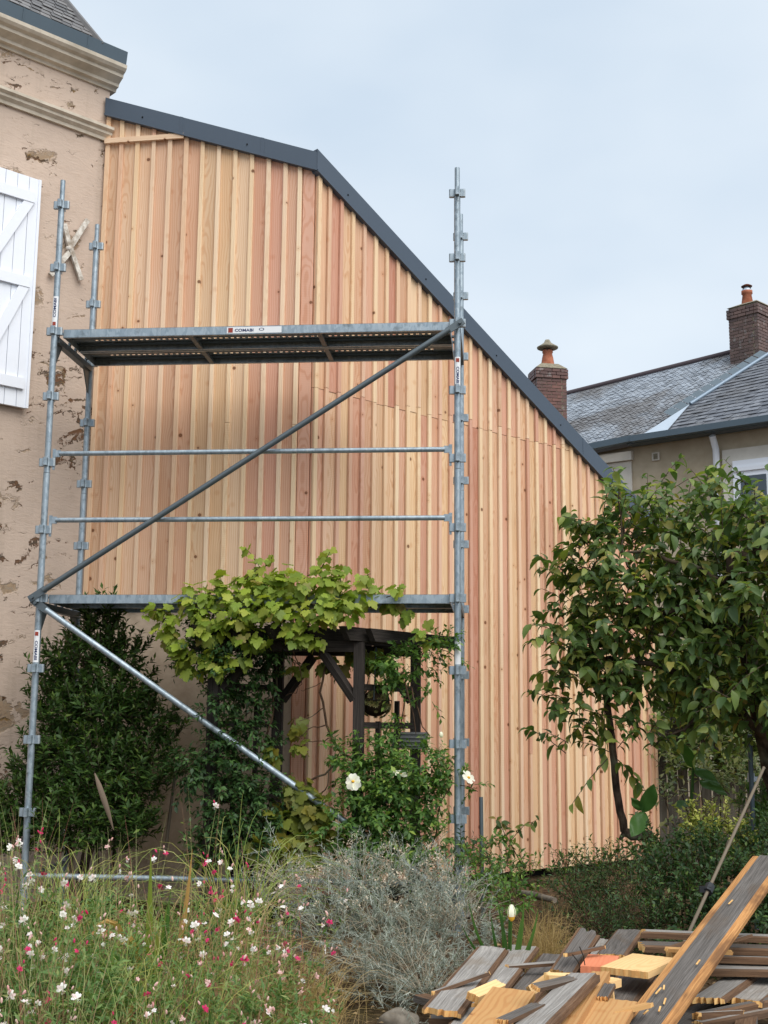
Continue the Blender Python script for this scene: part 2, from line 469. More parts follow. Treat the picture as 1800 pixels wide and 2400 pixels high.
def flat(name, c, rough=.5, spec=.4, metal=0., var=.12, sc=8, bump=0.):
    m = NT(name, rough, spec, metal); g = m.n('TexCoord').outputs['Object']; r = m.n('ObjectInfo').outputs['Random']
    a = m.noise(g, sc, 4, .6)
    k = m.math('ADD', 1 - var, m.math('MULTIPLY', m.math('ADD', a, m.math('MULTIPLY', r, .3)), 2 * var * .8))
    m.color(m.mix(1., c, m.n('CombineXYZ', {0: k, 1: k, 2: k}).outputs[0], 'MULTIPLY'))
    if bump: m.bump(a, bump, .004)
    return m.mat
M_verge = flat('slate_grey_metal', srgb(66, 78, 92), .42, .5, 0, .06, 2)
M_zinc = flat('aged_zinc', srgb(78, 92, 102), .5, .5, .3, .12, 3)
M_zinc_pale = flat('pale_zinc', srgb(178, 190, 202), .45, .5, .2, .1, 5)
M_zinc_mid = flat('mid_zinc', srgb(120, 136, 152), .45, .5, .3, .1, 5)
M_white = flat('white_paint', srgb(226, 230, 238), .5, .4, 0, .03, 20)
M_peel = stone('peeling_white_paint', srgb(150, 138, 124), srgb(226, 222, 214), 16)
M_black = flat('black_plastic', srgb(36, 38, 42), .5, .4)
M_rust = flat('rusty_brown', srgb(92, 52, 36), .8, .2, 0, .3, 14)
M_dark = flat('shadow_gap_membrane', srgb(26, 25, 25), .9, .1)
M_bamboo = flat('bamboo_cane', srgb(108, 97, 82), .6, .3, 0, .2, 10)
M_glass = flat('window_glass', srgb(60, 70, 80), .08, .6, 0, .05)
M_grey_plastic = flat('grey_planter_plastic', srgb(120, 122, 122), .6, .3)
M_wire = flat('wire', srgb(40, 36, 32), .6, .3)
def galv():
    m = NT('galvanised_steel', .42, .5, .55); g = m.n('TexCoord').outputs['Object']
    v = m.n('TexVoronoi', {'Vector': m.scale(g, (1, 1, .5)), 'Scale': 55.0})
    a = m.noise(g, 14, 4, .65); s = m.noise(m.scale(g, (6, 6, 1.2)), 4, 4, .6)
    c = m.mix(m.n('SeparateXYZ', {0: v.outputs['Color']}).outputs[0], srgb(134, 148, 158), srgb(160, 172, 180))
    c = m.mix(m.smooth(a, .52, .75), c, srgb(112, 122, 128)); c = m.mix(m.math('MULTIPLY', m.smooth(s, .58, .72), .6), c, srgb(182, 188, 190))
    m.color(c); m.put(m.b.inputs['Roughness'], m.math('ADD', .34, m.math('MULTIPLY', a, .25))); m.bump(a, .1, .002)
    return m.mat
M_galv = galv()
M_galv_dark = flat('dull_weathered_shaded_steel', srgb(92, 101, 106), .5, .5, .5, .2, 12)  # dull steel, colour lowered further to paint underside shade into deck ribs and stiffeners
M_ink = flat('dark_blue_ink', srgb(26, 44, 92), .6)
M_red = flat('red_brown_ink', srgb(140, 52, 36), .6)
M_sticker = flat('white_sticker', srgb(222, 224, 226), .5, .4, 0, .05, 30)
def slate(name, c1, c2, lich, amt):
    m = NT(name, .5, .45); g = m.n('TexCoord').outputs['Object']; r = m.n('ObjectInfo').outputs['Random']
    isl = m.n('NewGeometry').outputs['Random Per Island']
    rr = m.math('FRACT', m.math('ADD', r, isl))
    geo = m.n('NewGeometry').outputs['Position']
    a = m.noise(geo, 7.0, 4, .6); b = m.noise(geo, .55, 4, .6)
    c = m.mix(rr, c1, c2); c = m.mix(m.math('MULTIPLY', m.smooth(b, .46, .62), amt), c, lich)
    c = m.mix(m.math('MULTIPLY', m.smooth(a, .56, .7), .4), c, srgb(150, 152, 150))
    m.color(c); m.bump(a, .2, .01); return m.mat
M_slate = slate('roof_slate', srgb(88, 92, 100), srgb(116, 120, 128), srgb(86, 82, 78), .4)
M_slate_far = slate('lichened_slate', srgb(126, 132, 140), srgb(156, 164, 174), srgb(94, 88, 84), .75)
M_slate_left = slate('brown_slate', srgb(84, 84, 86), srgb(122, 120, 120), srgb(86, 80, 74), .5)
M_brick = slate('dark_red_brick', srgb(88, 52, 46), srgb(116, 74, 64), srgb(62, 46, 44), .6)
M_brick2 = slate('sooty_brown_brick', srgb(82, 62, 58), srgb(108, 84, 76), srgb(58, 50, 50), .6)

def leafm(name, stops, rough=.5, trans=.35, spec=.35, vein=0.):
    m = NT(name, rough, spec)
    isl = m.n('NewGeometry').outputs['Random Per Island']; r = m.n('ObjectInfo').outputs['Random']
    f = m.math('FRACT', m.math('ADD', isl, r))
    c = m.ramp(f, stops)
    geo = m.n('NewGeometry').outputs['Position']
    a = m.noise(geo, 30, 3, .6)
    c = m.mix(m.math('MULTIPLY', m.smooth(a, .45, .8), .35), c, m.mix(1., c, (.66, .7, .6, 1), 'MULTIPLY'))
    m.color(c)
    if trans:
        t = m.n('BsdfTranslucent', {'Color': m.mix(1., c, (1.15, 1.25, .6, 1), 'MULTIPLY')})
        mx = m.n('MixShader', {0: trans, 1: m.b.outputs[0], 2: t.outputs[0]})
        m.t.links.new(mx.outputs[0], m.out.inputs[0])
    return m.mat
M_tree = leafm('tree_leaf', [(0, srgb(66, 90, 50)), (.25, srgb(92, 116, 60)), (.5, srgb(76, 100, 54)), (.7, srgb(112, 132, 66)), (.9, srgb(144, 152, 76)), (1, srgb(160, 142, 78))], .45, .4, .4)
M_vine = leafm('vine_leaf', [(0, srgb(150, 168, 58)), (.25, srgb(120, 144, 50)), (.5, srgb(170, 176, 74)), (.7, srgb(112, 132, 50)), (.85, srgb(146, 158, 60)), (.95, srgb(96, 122, 48)), (1, srgb(172, 156, 84))], .5, .42)
M_vine2 = leafm('olive_vine_leaf', [(0, srgb(96, 106, 42)), (.5, srgb(112, 120, 46)), (.8, srgb(130, 120, 44)), (1, srgb(80, 98, 42))], .5, .4)
M_shrub = leafm('dark_shrub_leaf', [(0, srgb(48, 72, 34)), (.5, srgb(62, 90, 40)), (.85, srgb(76, 102, 46)), (1, srgb(102, 122, 54))], .5, .3, .3)
M_jas = leafm('jasmine_leaf', [(0, srgb(44, 70, 40)), (.6, srgb(60, 90, 48)), (1, srgb(80, 112, 56))], .48, .3)
M_rose = leafm('rose_leaf', [(0, srgb(66, 98, 50)), (.5, srgb(88, 122, 58)), (.85, srgb(108, 140, 64)), (1, srgb(148, 168, 78))], .48, .38)
M_gaura = leafm('gaura_leaf', [(0, srgb(78, 110, 58)), (.5, srgb(100, 130, 70)), (.8, srgb(122, 146, 84)), (1, srgb(150, 152, 92))], .5, .35)
M_gstem = leafm('gaura_stem', [(0, srgb(132, 142, 84)), (.4, srgb(150, 150, 98)), (.65, srgb(140, 116, 84)), (1, srgb(146, 92, 80))], .5, 0)
M_grass = leafm('arching_grass', [(0, srgb(124, 148, 70)), (.6, srgb(154, 168, 88)), (1, srgb(182, 172, 100))], .45, .3)
M_straw = leafm('straw_grass', [(0, srgb(168, 142, 96)), (.5, srgb(186, 162, 112)), (1, srgb(150, 122, 82))], .55, .3)
M_silver = leafm('silver_leaf', [(0, srgb(134, 142, 134)), (.5, srgb(158, 165, 156)), (1, srgb(186, 190, 180))], .7, .2, .15)
M_drytwig = leafm('dry_twig', [(0, srgb(150, 138, 116)), (.6, srgb(178, 168, 148)), (1, srgb(126, 112, 92))], .8, 0)
M_dryflower = leafm('dry_flower', [(0, srgb(196, 180, 158)), (.5, srgb(214, 200, 180)), (1, srgb(172, 148, 128))], .8, .2)
M_bush = leafm('dark_low_bush', [(0, srgb(44, 66, 42)), (.5, srgb(58, 84, 48)), (.9, srgb(74, 100, 54)), (1, srgb(106, 124, 62))], .5, .3)
M_gold = leafm('gold_variegated_leaf', [(0, srgb(176, 176, 84)), (.4, srgb(140, 152, 66)), (.7, srgb(204, 200, 116)), (1, srgb(92, 112, 50))], .45, .3)
M_vari = leafm('cream_edged_leaf', [(0, srgb(176, 184, 140)), (.4, srgb(112, 134, 84)), (.7, srgb(204, 206, 170)), (1, srgb(86, 110, 66))], .45, .3)
M_canna = leafm('broad_leaf', [(0, srgb(62, 100, 48)), (1, srgb(76, 112, 54))], .4, .3)
M_iris = leafm('sword_leaf', [(0, srgb(96, 124, 52)), (.5, srgb(124, 142, 60)), (1, srgb(164, 156, 80))], .45, .3)
M_irisd = leafm('dark_sword_leaf', [(0, srgb(58, 96, 44)), (1, srgb(86, 122, 54))], .45, .3)
M_dead = leafm('dead_leaf', [(0, srgb(190, 146, 70)), (.5, srgb(206, 172, 110)), (1, srgb(164, 108, 50))], .6, .3)
M_petal_w = leafm('white_petal', [(0, srgb(240, 236, 234)), (.6, srgb(244, 240, 240)), (1, srgb(236, 206, 208))], .6, .3, .2)
M_petal_p = leafm('pink_petal', [(0, srgb(206, 44, 102)), (.6, srgb(222, 72, 126)), (1, srgb(186, 36, 76))], .6, .3, .2)
M_petal_b = leafm('blush_petal', [(0, srgb(232, 186, 186)), (.6, srgb(238, 206, 202)), (1, srgb(216, 150, 150))], .6, .3, .2)
M_rosep = leafm('cream_petal', [(0, srgb(244, 240, 222)), (1, srgb(248, 246, 232))], .55, .3, .2)
M_stamen = flat('yellow_stamen', srgb(226, 168, 40), .7)
M_succ = leafm('succulent', [(0, srgb(110, 116, 66)), (.5, srgb(128, 112, 70)), (1, srgb(92, 108, 58))], .5, .1)
def bark(name, a, b, sc=18):
    m = NT(name, .9, .15); g = m.n('TexCoord').outputs['Object']
    n1 = m.noise(m.scale(g, (1, 1, .4)), sc, 5, .65); n2 = m.noise(g, 5, 3)
    c = m.mix(m.smooth(n1, .35, .65), a, b); c = m.mix(m.math('MULTIPLY', m.smooth(n2, .55, .7), .5), c, srgb(122, 124, 104))
    m.color(c); m.bump(n1, .7, .01); return m.mat
M_bark = bark('tree_bark', srgb(52, 42, 36), srgb(92, 78, 66))
M_twig = bark('vine_bark', srgb(52, 38, 30), srgb(88, 68, 52), 30)
def soil():
    m = NT('garden_soil', 1., .05); g = m.n('NewGeometry').outputs['Position']
    a = m.noise(g, 18, 6, .7); b = m.noise(g, 1.5, 3)
    c = m.ramp(a, [(.3, srgb(44, 35, 28)), (.5, srgb(84, 68, 52)), (.7, srgb(126, 106, 82))])
    m.color(m.mix(m.math('MULTIPLY', m.smooth(b, .5, .7), .4), c, srgb(76, 74, 46))); m.bump(a, .8, .03)
    return m.mat
M_soil = soil()
M_litter = leafm('leaf_litter', [(0, srgb(96, 74, 54)), (.5, srgb(140, 114, 82)), (1, srgb(168, 142, 104))], .8, 0)
M_ink_white = M_sticker
# ------------------------------------------------------------------ ground
Z3 = Vector((0, 0, 1))
g = MB()
xs = [-200, -60, -20, -8, -4] + [i * .35 for i in range(-8, 26)] + [12, 20, 60, 200]
ys = [-60, -20, -9] + [-7.5 + i * .35 for i in range(0, 34)] + [8, 14, 30, 80, 300]
hr = random.Random(3)
for y in ys:
    for x in xs:
        near = -3 < x < 9 and -7 < y < 4
        g.v.append(Vector((x, y, hr.uniform(-.03, .03) if near else 0)))
nx = len(xs)
for j in range(len(ys) - 1):
    for i in range(nx - 1):
        g.f.append([j * nx + i, j * nx + i + 1, (j + 1) * nx + i + 1, (j + 1) * nx + i]); g.mi.append(0)
ground = g.build('ground', M_soil, None, True); ground['kind'] = 'structure'

# ------------------------------------------------------------------ plan of the two timber faces and the old house
d1 = Vector((math.cos(math.radians(4)), -math.sin(math.radians(4)), 0)); n1 = Vector((d1.y, -d1.x, 0))
d2 = Vector((.665, .747, 0)).normalized(); n2 = Vector((d2.y, -d2.x, 0))
C = at(733, 750, 1.15); C.z = 0
K = on(233, 700, C, n1); K.z = 0
L1 = (C - K).length
E2 = on(1519, 1203, C, n2)
L2 = (Vector((E2.x, E2.y, 0)) - C).length
zK = zl(K.x, K.y, 237); zC = zl(C.x, C.y, 362); zE = E2.z - .02
top1 = lambda s: zK + (zC - zK) * s / L1
top2 = lambda s: zC + (zE - zC) * s / L2
zb1 = zl(C.x, C.y, 1418)
zj = zl(C.x, C.y, 910)
_b = on(1169, 2047, C, n2); zb2 = _b.z

ext = thing('timber_clad_extension', 'new larch board-and-batten extension with kinked dark metal roof edge', 'building', C)
core = MB()
def slab(mb, P, d, n, poly, t0, t1):
    """polygon given as (s, z) in a wall plane, between depths t0 and t1 along the outward normal"""
    pts = [P + d * s + Z3 * z + n * t0 for s, z in poly]
    mb.prism(pts, n * (t1 - t0))
slab(core, K, d1, n1, [(0.01, zb1 + .02), (L1, zb1 + .02), (L1, top1(L1) - .06), (0.01, top1(0) - .06)], -.2, -.004)
slab(core, C, d2, n2, [(0, zb2 + .02), (L2 - .02, zb2 + .02), (L2 - .02, top2(L2) - .06), (0, top2(0) - .06)], -.2, -.004)
core.build('wall_core', M_dark, ext)
pl = MB(); slab(pl, C, d2, n2, [(0, -.3), (L2 - .1, -.3), (L2 - .1, zb2 + .02), (0, zb2 + .02)], -.25, -.08)
pl.build('footing', M_dark, ext)
lw = MB(); slab(lw, K, d1, n1, [(-.05, -.3), (L1 - .11, -.3), (L1 - .11, zb1 + .02), (-.05, zb1 + .02)], -.3, -.035)
lw.build('plaster_base_wall', M_lplaster, ext)

brd = random.Random(21)
def board(name, P, d, n, s, w, z0, ztop, t0, t1, material):
    """one board: ztop(s) gives its cut, t0..t1 its depth in front of the plane"""
    hw = w / 2
    zl_, zr_ = ztop(s - hw) - z0, ztop(s + hw) - z0
    th = t1 - t0; ch = min(.003, w * .1)
    vs = [(-hw, th, 0), (-hw, ch, 0), (-hw + ch, 0, 0), (hw - ch, 0, 0), (hw, ch, 0), (hw, th, 0)]
    fr = [0, 0, ch / w, 1 - ch / w, 1, 1]
    vs += [(x, y, zl_ + (zr_ - zl_) * f) for (x, y, _), f in zip(vs, fr)]
    fs = [(0, 1, 2, 3, 4, 5), (11, 10, 9, 8, 7, 6)] + [(i, 6 + i, 6 + (i + 1) % 6, (i + 1) % 6) for i in range(6)]
    me = bpy.data.meshes.new(name); me.from_pydata(vs, [], fs); me.materials.append(material); me.update()
    m = Matrix((d, -n, Z3)).transposed().to_4x4(); m.translation = P + d * s + n * t1 + Z3 * z0
    return link(name, me, ext, m)
PIT = .136
# face next to the old house
nb = int((L1 - .02) / PIT)
n_b1 = 12; pit1 = (L1 - .105) / n_b1
zband = zl(K.x, K.y, 338)
for i in range(n_b1):
    s = pit1 * (i + .5)
    board('board', K, d1, n1, s, pit1 - .002, zb1 + brd.uniform(-.012, .006), lambda q: top1(q) - .07, 0, .020 + brd.uniform(-.002, .002), M_board)
    sb = pit1 * (i + 1) if i < n_b1 - 1 else pit1 * (i + 1) - .022
    tb = lambda q: top1(q) - .09
    wd = .038 + brd.uniform(-.003, .004)
    cut = zband + (.012 * sb if True else 0)
    if sb < .72:
        board('batten', K, d1, n1, sb, wd, zb1 + brd.uniform(-.02, .01), lambda q: zband - .024, .0205, .043, M_batten)
        board('batten', K, d1, n1, sb, wd, zband + .024, tb, .0205, .043, M_batten)
    elif brd.random() < .45:
        zc = zb1 + (zband - zb1) * brd.uniform(.25, .5)
        board('batten', K, d1, n1, sb, wd, zb1 + brd.uniform(-.02, .01), lambda q: zc - .002, .0205, .043, M_batten)
        board('batten', K, d1, n1, sb, wd, zc + .002, tb, .0205, .0425, M_batten)
    else:
        board('batten', K, d1, n1, sb, wd, zb1 + brd.uniform(-.02, .01), tb, .0205, .043, M_batten)
board('batten', K, d1, n1, .022, .042, zb1, lambda q: zband - .024, .0205, .043, M_batten)
board('batten', K, d1, n1, .022, .042, zband + .024, lambda q: top1(q) - .09, .0205, .043, M_batten)
board('corner_board', K, d1, n1, L1 - .052, .1, .02, lambda q: top1(q) - .07, 0, .022, M_corner if False else M_board)
hb = MB(); hb.box((0, 0, 0), .04, .022, 1.0)
hme = hb.mesh('cross_batten', M_batten)
m = Matrix((Z3, -n1, d1)).transposed().to_4x4(); m = m @ Matrix.Diagonal((1.1, 1, .72, 1)); m.translation = K + d1 * .36 + n1 * .0545 + Z3 * zband
link('cross_batten', hme, ext, m)
# reddish corner board running to the ground below the overhang
o = board('corner_board', K, d1, n1, L1 - .055, .11, .03, lambda q: zb1 - .004, -.01, .018, M_corner)
o['label'] = 'reddish corner board beside the bare plaster'
# long receding face: two rows meeting at a level joint
n_b2 = round(L2 / PIT); pit2 = L2 / n_b2
for i in range(n_b2):
    s = pit2 * (i + .5); j = zj + brd.uniform(-.006, .006)
    board('board', C, d2, n2, s, pit2 - .002, zb2 + brd.uniform(-.008, .008), lambda q: min(j - .002, top2(q) - .07), 0, .019 + brd.uniform(-.002, .002), M_board)
    if top2(s) - .07 > j + .05:
        board('board', C, d2, n2, s, pit2 - .002, j + .002, lambda q: top2(q) - .07, 0, .021 + brd.uniform(-.002, .003), M_board)
    sb = pit2 * (i + 1) if i < n_b2 - 1 else pit2 * (i + 1) - .024
    jb = zj + (brd.uniform(.03, .07) if brd.random() < .35 else brd.uniform(-.01, .02)); wd = .038 + brd.uniform(-.003, .004)
    if i in (7, 12, 19, 25):
        jm = zb2 + brd.uniform(.9, 1.5)
        board('batten', C, d2, n2, sb, wd, zb2 + brd.uniform(-.01, .01), lambda q: jm - .003, .0235, .045, M_batten)
        board('batten', C, d2, n2, sb, wd, jm + .003, lambda q: min(jb - .002, top2(q) - .09), .0235, .045, M_batten)
    else:
        board('batten', C, d2, n2, sb, wd, zb2 + brd.uniform(-.01, .01), lambda q: min(jb - .002, top2(q) - .09), .0235, .045, M_batten)
    if top2(sb) - .09 > jb + .03:
        board('batten', C, d2, n2, sb, wd, jb + .002, lambda q: top2(q) - .09, .0245, .046, M_batten)
board('batten', C, d2, n2, .022, .04, zb2, lambda q: zj, .0235, .045, M_batten)
board('batten', C, d2, n2, .022, .04, zj + .003, lambda q: top2(q) - .09, .0245, .046, M_batten)

# metal verge: face plate, drip lip, roof sheets behind
def verge(P, d, n, s0, s1, f, h, name):
    mb = MB(); slab(mb, P, d, n, [(s0, f(s0) - h), (s1, f(s1) - h), (s1, f(s1)), (s0, f(s0))], -.03, .062)
    o = mb.build(name, M_verge, ext)
    lip = MB(); slab(lip, P, d, n, [(s0, f(s0) - h - .014), (s1, f(s1) - h - .014), (s1, f(s1) - h + .004), (s0, f(s0) - h + .004)], .0, .076)
    lip.build('drip_lip', M_verge, o)
    for fr_ in (.36, .74):
        k = s0 + (s1 - s0) * fr_; jt = MB(); slab(jt, P, d, n, [(k, f(k) - h + .006), (k + .03, f(k + .03) - h + .006), (k + .03, f(k + .03) + .001), (k, f(k) + .001)], .0, .0645); jt.build('lap_joint', M_verge, o)
    sk = MB()
    k = s0 + .35
    while k < s1:
        c = P + d * k + n * .063 + Z3 * (f(k) - h * .62); sk.box(c, .011, .011, .011); k += .95
    sk.build('screws', M_dark, o, kind='stuff')
verge(K, d1, n1, -.01, L1 + .03, top1, .155, 'roof_verge')
verge(C, d2, n2, -.035, L2 + .06, top2, .19, 'roof_verge')
rf = MB(); rf.prism([K + Z3 * (top1(0) - .03), C + Z3 * (top1(L1) - .03), C + Z3 * (top1(L1) - .1), K + Z3 * (top1(0) - .1)], Vector((0, 1, 0)) * 3.2)
rf.build('roof_sheet', M_verge, ext)
Ep = C + d2 * L2
rf = MB(); rf.prism([C + Z3 * (zC - .03) - n2 * .03, Ep + Z3 * (zE - .03) - n2 * .03, Ep + Z3 * (zE - .1) - n2 * .03, C + Z3 * (zC - .1) - n2 * .03], -n2 * 2.6)
rf.build('roof_sheet', M_verge, ext)

# ------------------------------------------------------------------ old plastered house on the left
house = thing('plastered_house', 'old house with pitted beige plaster, stone cornice and slate roof', 'building', K - d2 * 1.5)
Zc = zl(K.x + n2.x * .19, K.y + n2.y * .19, 149)
zcb = zl(K.x, K.y, 214); zm1 = zl(K.x + n2.x * .06, K.y + n2.y * .06, 300); zm0 = zl(K.x + n2.x * .04, K.y + n2.y * .04, 331)
FL_ = 4.2
wall = MB()
er = random.Random(5)
edge = []
z = -.3
while z < Zc: edge.append((er.uniform(-.015, .02), z)); z += er.uniform(.08, .22)
edge.append((0, Zc))
poly = [(-FL_, -.3)] + edge + [(-FL_, Zc)]
slab(wall, K, d2, n2, poly, -.5, 0)
wall.build('wall', M_plaster, house)
bk = MB(); slab(bk, K, d2, n2, [(-FL_, -.3), (-.03, -.3), (-.03, Zc), (-FL_, Zc)], -5.5, -.5); bk.build('rear_wall', M_plaster, house)
def strip(prof, s0, s1, name, material):
    mb = MB(); mb.prism([K + d2 * s0 + n2 * o_ + Z3 * z_ for o_, z_ in prof], d2 * (s1 - s0)); return mb.build(name, material, house)
H = Zc - zcb
strip([(-.1, zcb), (.02, zcb), (.03, zcb + .13 * H), (.065, zcb + .17 * H), (.07, zcb + .30 * H), (.10, zcb + .40 * H), (.135, zcb + .50 * H), (.14, zcb + .64 * H), (.17, zcb + .72 * H), (.19, zcb + .84 * H), (.195, Zc), (-.1, Zc)], -FL_, .05, 'cornice', M_cornice)
h = zm1 - zm0
strip([(-.05, zm0), (.025, zm0), (.03, zm0 + .22 * h), (.06, zm0 + .42 * h), (.062, zm0 + .6 * h), (.09, zm0 + .75 * h), (.092, zm0 + .95 * h), (.05, zm1), (-.05, zm1)], -FL_, .012, 'string_moulding', M_cornice)
gz = Zc + .002
gut = strip([(.06, gz), (.19, gz), (.21, gz + .115), (.198, gz + .115), (.18, gz + .02), (.075, gz + .02), (.075, gz + .10), (.06, gz + .10)], -FL_, .035, 'gutter', M_zinc)
for q in (-.35, -.95, -1.55):
    mb = MB(); mb.prism([K + d2 * q + n2 * o_ + Z3 * z_ for o_, z_ in [(.188, gz - .002), (.193, gz - .002), (.214, gz + .117), (.21, gz + .117)]], d2 * .012); mb.build('gutter_seam', M_zinc, gut)
end = MB(); end.prism([K + d2 * .035 + n2 * o_ + Z3 * z_ for o_, z_ in [(.06, gz), (.19, gz), (.21, gz + .115), (.06, gz + .10)]], d2 * .006); end.build('gutter_stop', M_zinc, gut)
# hipped slate roof
pitch = math.radians(57)
up = (-n2 * math.cos(pitch) + Z3 * math.sin(pitch)); hipd = (-n2 - d2 * .72).normalized()
e0 = K + n2 * .17 + Z3 * (gz + .10) + d2 * -.2
def rp(s, v): return e0 + d2 * s + up * v
hip_s = lambda v: -.72 * math.cos(pitch) * v
mb = MB(); mb.prism([rp(-FL_ + .2, 0), rp(0, 0), rp(hip_s(4.6), 4.6), rp(-FL_ + .2, 4.6)], -Z3 * .06)
roof = mb.build('roof', M_slate_left, house)
slr = random.Random(9)
def slate_piece(parent, a, b, c_, d_, nrm, lift, material, name='slate', th=.012):
    """a,b lower edge; c_,d_ upper edge"""
    vs = [a + nrm * lift, b + nrm * lift, c_ + nrm * .004, d_ + nrm * .004]
    ctr = (a + b + c_ + d_) / 4
    vs = [p - ctr for p in vs] + [p - ctr - nrm * th for p in vs]
    me = bpy.data.meshes.new(name)
    me.from_pydata([tuple(p) for p in vs], [], [(0, 1, 2, 3), (7, 6, 5, 4), (0, 4, 5, 1), (1, 5, 6, 2), (2, 6, 7, 3), (3, 7, 4, 0)])
    me.materials.append(material); me.update()
    return link(name, me, parent, Matrix.Translation(ctr))
rn = d2.cross(up).normalized()
if rn.z < 0: rn = -rn
for i in range(30):
    v = i * .062
    s = hip_s(v) - (.05 if i % 2 else 0.0)
    for k in range(10):
        w_ = .10 + slr.uniform(-.012, .012)
        li = .014 + slr.uniform(0, .008)
        slate_piece(roof, rp(s - w_ + .003, v), rp(s - .003, v), rp(min(s - .003, hip_s(v + .12)), v + .12), rp(s - w_ + .003, v + .12), rn, li, M_slate_left, th=.008)
        s -= w_
hc = MB(); hc.tube([rp(.0, -.02) + rn * .01, rp(hip_s(4.6), 4.6) + rn * .01], .03, 6); hc.build('hip_cap', M_slate_left, roof)
# side slope beyond the hip, so that the roof is closed
mb = MB(); mb.prism([rp(0, 0), e0 - n2 * 5, e0 - n2 * 2.5 + d2 * hip_s(4.6) + Z3 * (4.6 * math.sin(pitch)), rp(hip_s(4.6), 4.6)], -Z3 * .05); mb.build('side_roof', M_slate_left, roof)

# white louvre-less shutter with Z-braces, folded back on the wall
a_ = on(99, 424, K + n2 * .06, n2); b_ = on(63, 957, K + n2 * .06, n2)
s_r = ((a_ - K).dot(d2) + (b_ - K).dot(d2)) / 2; zt, zb = a_.z, b_.z
SHW = .52
sh = MB(); slab(sh, K, d2, n2, [(s_r - SHW, zb), (s_r, zb), (s_r, zt), (s_r - SHW, zt)], .03, .045)
shut = sh.build('shutter', M_white, house); shut['label'] = 'white painted plank shutter with diagonal braces'
for i in range(5):
    p = MB(); x0 = s_r - SHW + i * SHW / 5
    slab(p, K, d2, n2, [(x0 + .0025, zb), (x0 + SHW / 5 - .0025, zb), (x0 + SHW / 5 - .0025, zt), (x0 + .0025, zt)], .0455, .06); p.build('plank', M_white, shut)
zz = [zl(a_.x, a_.y, 471), zl(a_.x, a_.y, 668), zl(b_.x, b_.y, 903)]
for q in zz:
    p = MB(); slab(p, K, d2, n2, [(s_r - SHW + .02, q - .045), (s_r - .055, q - .045), (s_r - .055, q + .045), (s_r - SHW + .02, q + .045)], .0605, .085); p.build('cross_rail', M_white, shut)
for q0, q1 in ((zz[0] - .046, zz[1] + .046), (zz[1] - .046, zz[2] + .046)):
    p = MB(); slab(p, K, d2, n2, [(s_r - .15, q0), (s_r - .06, q0), (s_r - SHW + .12, q1), (s_r - SHW + .03, q1)], .0605, .08); p.build('brace', M_white, shut)
p = MB(); slab(p, K, d2, n2, [(s_r - .022, zb), (s_r, zb), (s_r, zt), (s_r - .022, zt)], .0605, .068); p.build('edge_strip', M_white, shut)
# window it belongs to, just beyond the picture
wx1 = s_r - SHW - .03
p = MB(); slab(p, K, d2, n2, [(wx1 - .95, zb + .02), (wx1, zb + .02), (wx1, zt - .02), (wx1 - .95, zt - .02)], .001, .012); win = p.build('window', M_white, house)
for k in range(2):
    for r_ in range(3):
        hh = (zt - zb - .14) / 3
        p = MB(); x0 = wx1 - .9 + k * .44; z0 = zb + .05 + r_ * (hh + .02)
        slab(p, K, d2, n2, [(x0, z0), (x0 + .40, z0), (x0 + .40, z0 + hh), (x0, z0 + hh)], .0125, .015); p.build('pane', M_glass, win)
# iron wall anchor shaped like an X, paint peeling
def onF(px, py, t=.03): return on(px, py, K + n2 * t, n2)
tie = MB()
cN, cS = onF(160, 560), onF(162, 590)
tie.bar(onF(163, 582), onF(205, 516), .042, .03, n2); an = tie.build('wall_anchor', M_peel, house); an['label'] = 'x-shaped iron wall anchor with peeling white paint'
for a, b in (((150, 525), (162, 575)), ((161, 570), (190, 657)), ((162, 592), (118, 645))):
    t_ = MB(); t_.bar(onF(*a, .034), onF(*b, .034), .04, .028, n2); t_.build('anchor_arm', M_peel, an)
t_ = MB(); t_.ball(onF(161, 582, .036), .026, 10, 6, .9); t_.build('anchor_boss', M_peel, an)

# ------------------------------------------------------------------ neighbours beyond the garden
dN = Vector((.860, -.5106, 0)).normalized(); nN = Vector((-.5106, -.860, 0)).normalized()
PN = dep(1640, 1010, 26); PN.z = 0
hN = thing('neighbour_house', 'rendered house with lichened slate roofs beyond the timber wall', 'building', PN)
def onN(px, py, back=0.): return on(px, py, PN - nN * back, nN)
ea = onN(1483, 1036); eb = onN(2040, 955); zE_ = (onN(1560, 1023).z + onN(1790, 990).z) / 2
def wallN(px0, px1, z0, z1, t0, t1, name, material, parent=hN):
    a = onN(px0, 1100); b = onN(px1, 1100); mb = MB()
    mb.prism([Vector((a.x, a.y, z0)) + nN * t0, Vector((b.x, b.y, z0)) + nN * t0, Vector((b.x, b.y, z1)) + nN * t0, Vector((a.x, a.y, z1)) + nN * t0], nN * (t1 - t0))
    return mb.build(name, material, parent)
wallN(1062, 2100, -.2, zE_ - .1, -6, 0, 'wall', M_render)
zz1 = lambda px, py: onN(px, py).z
wallN(1392, 1486, zz1(1440, 1085), zE_ - .25, .002, .12, 'broken_cornice', M_render_trim)
wallN(1400, 1482, -.1, zz1(1440, 1086), .002, .04, 'pilaster', M_render_trim)
v = wallN(1531, 1548, zz1(1540, 1080), zz1(1540, 1061), .002, .05, 'vent', M_render_trim)
wallN(1534.5, 1544.5, zz1(1540, 1077), zz1(1540, 1064), .0505, .055, 'vent_grille', M_moss_mortar, v)
wallN(1696, 1900, zz1(1750, 1200), zz1(1750, 1050), .002, .06, 'window_surround', M_render_trim)
w_ = wallN(1722, 1880, zz1(1750, 1200), zz1(1750, 1080), .061, .12, 'window', M_white)
wallN(1722, 1880, zz1(1750, 1106), zz1(1750, 1096), .1205, .16, 'window_head', M_white, w_)
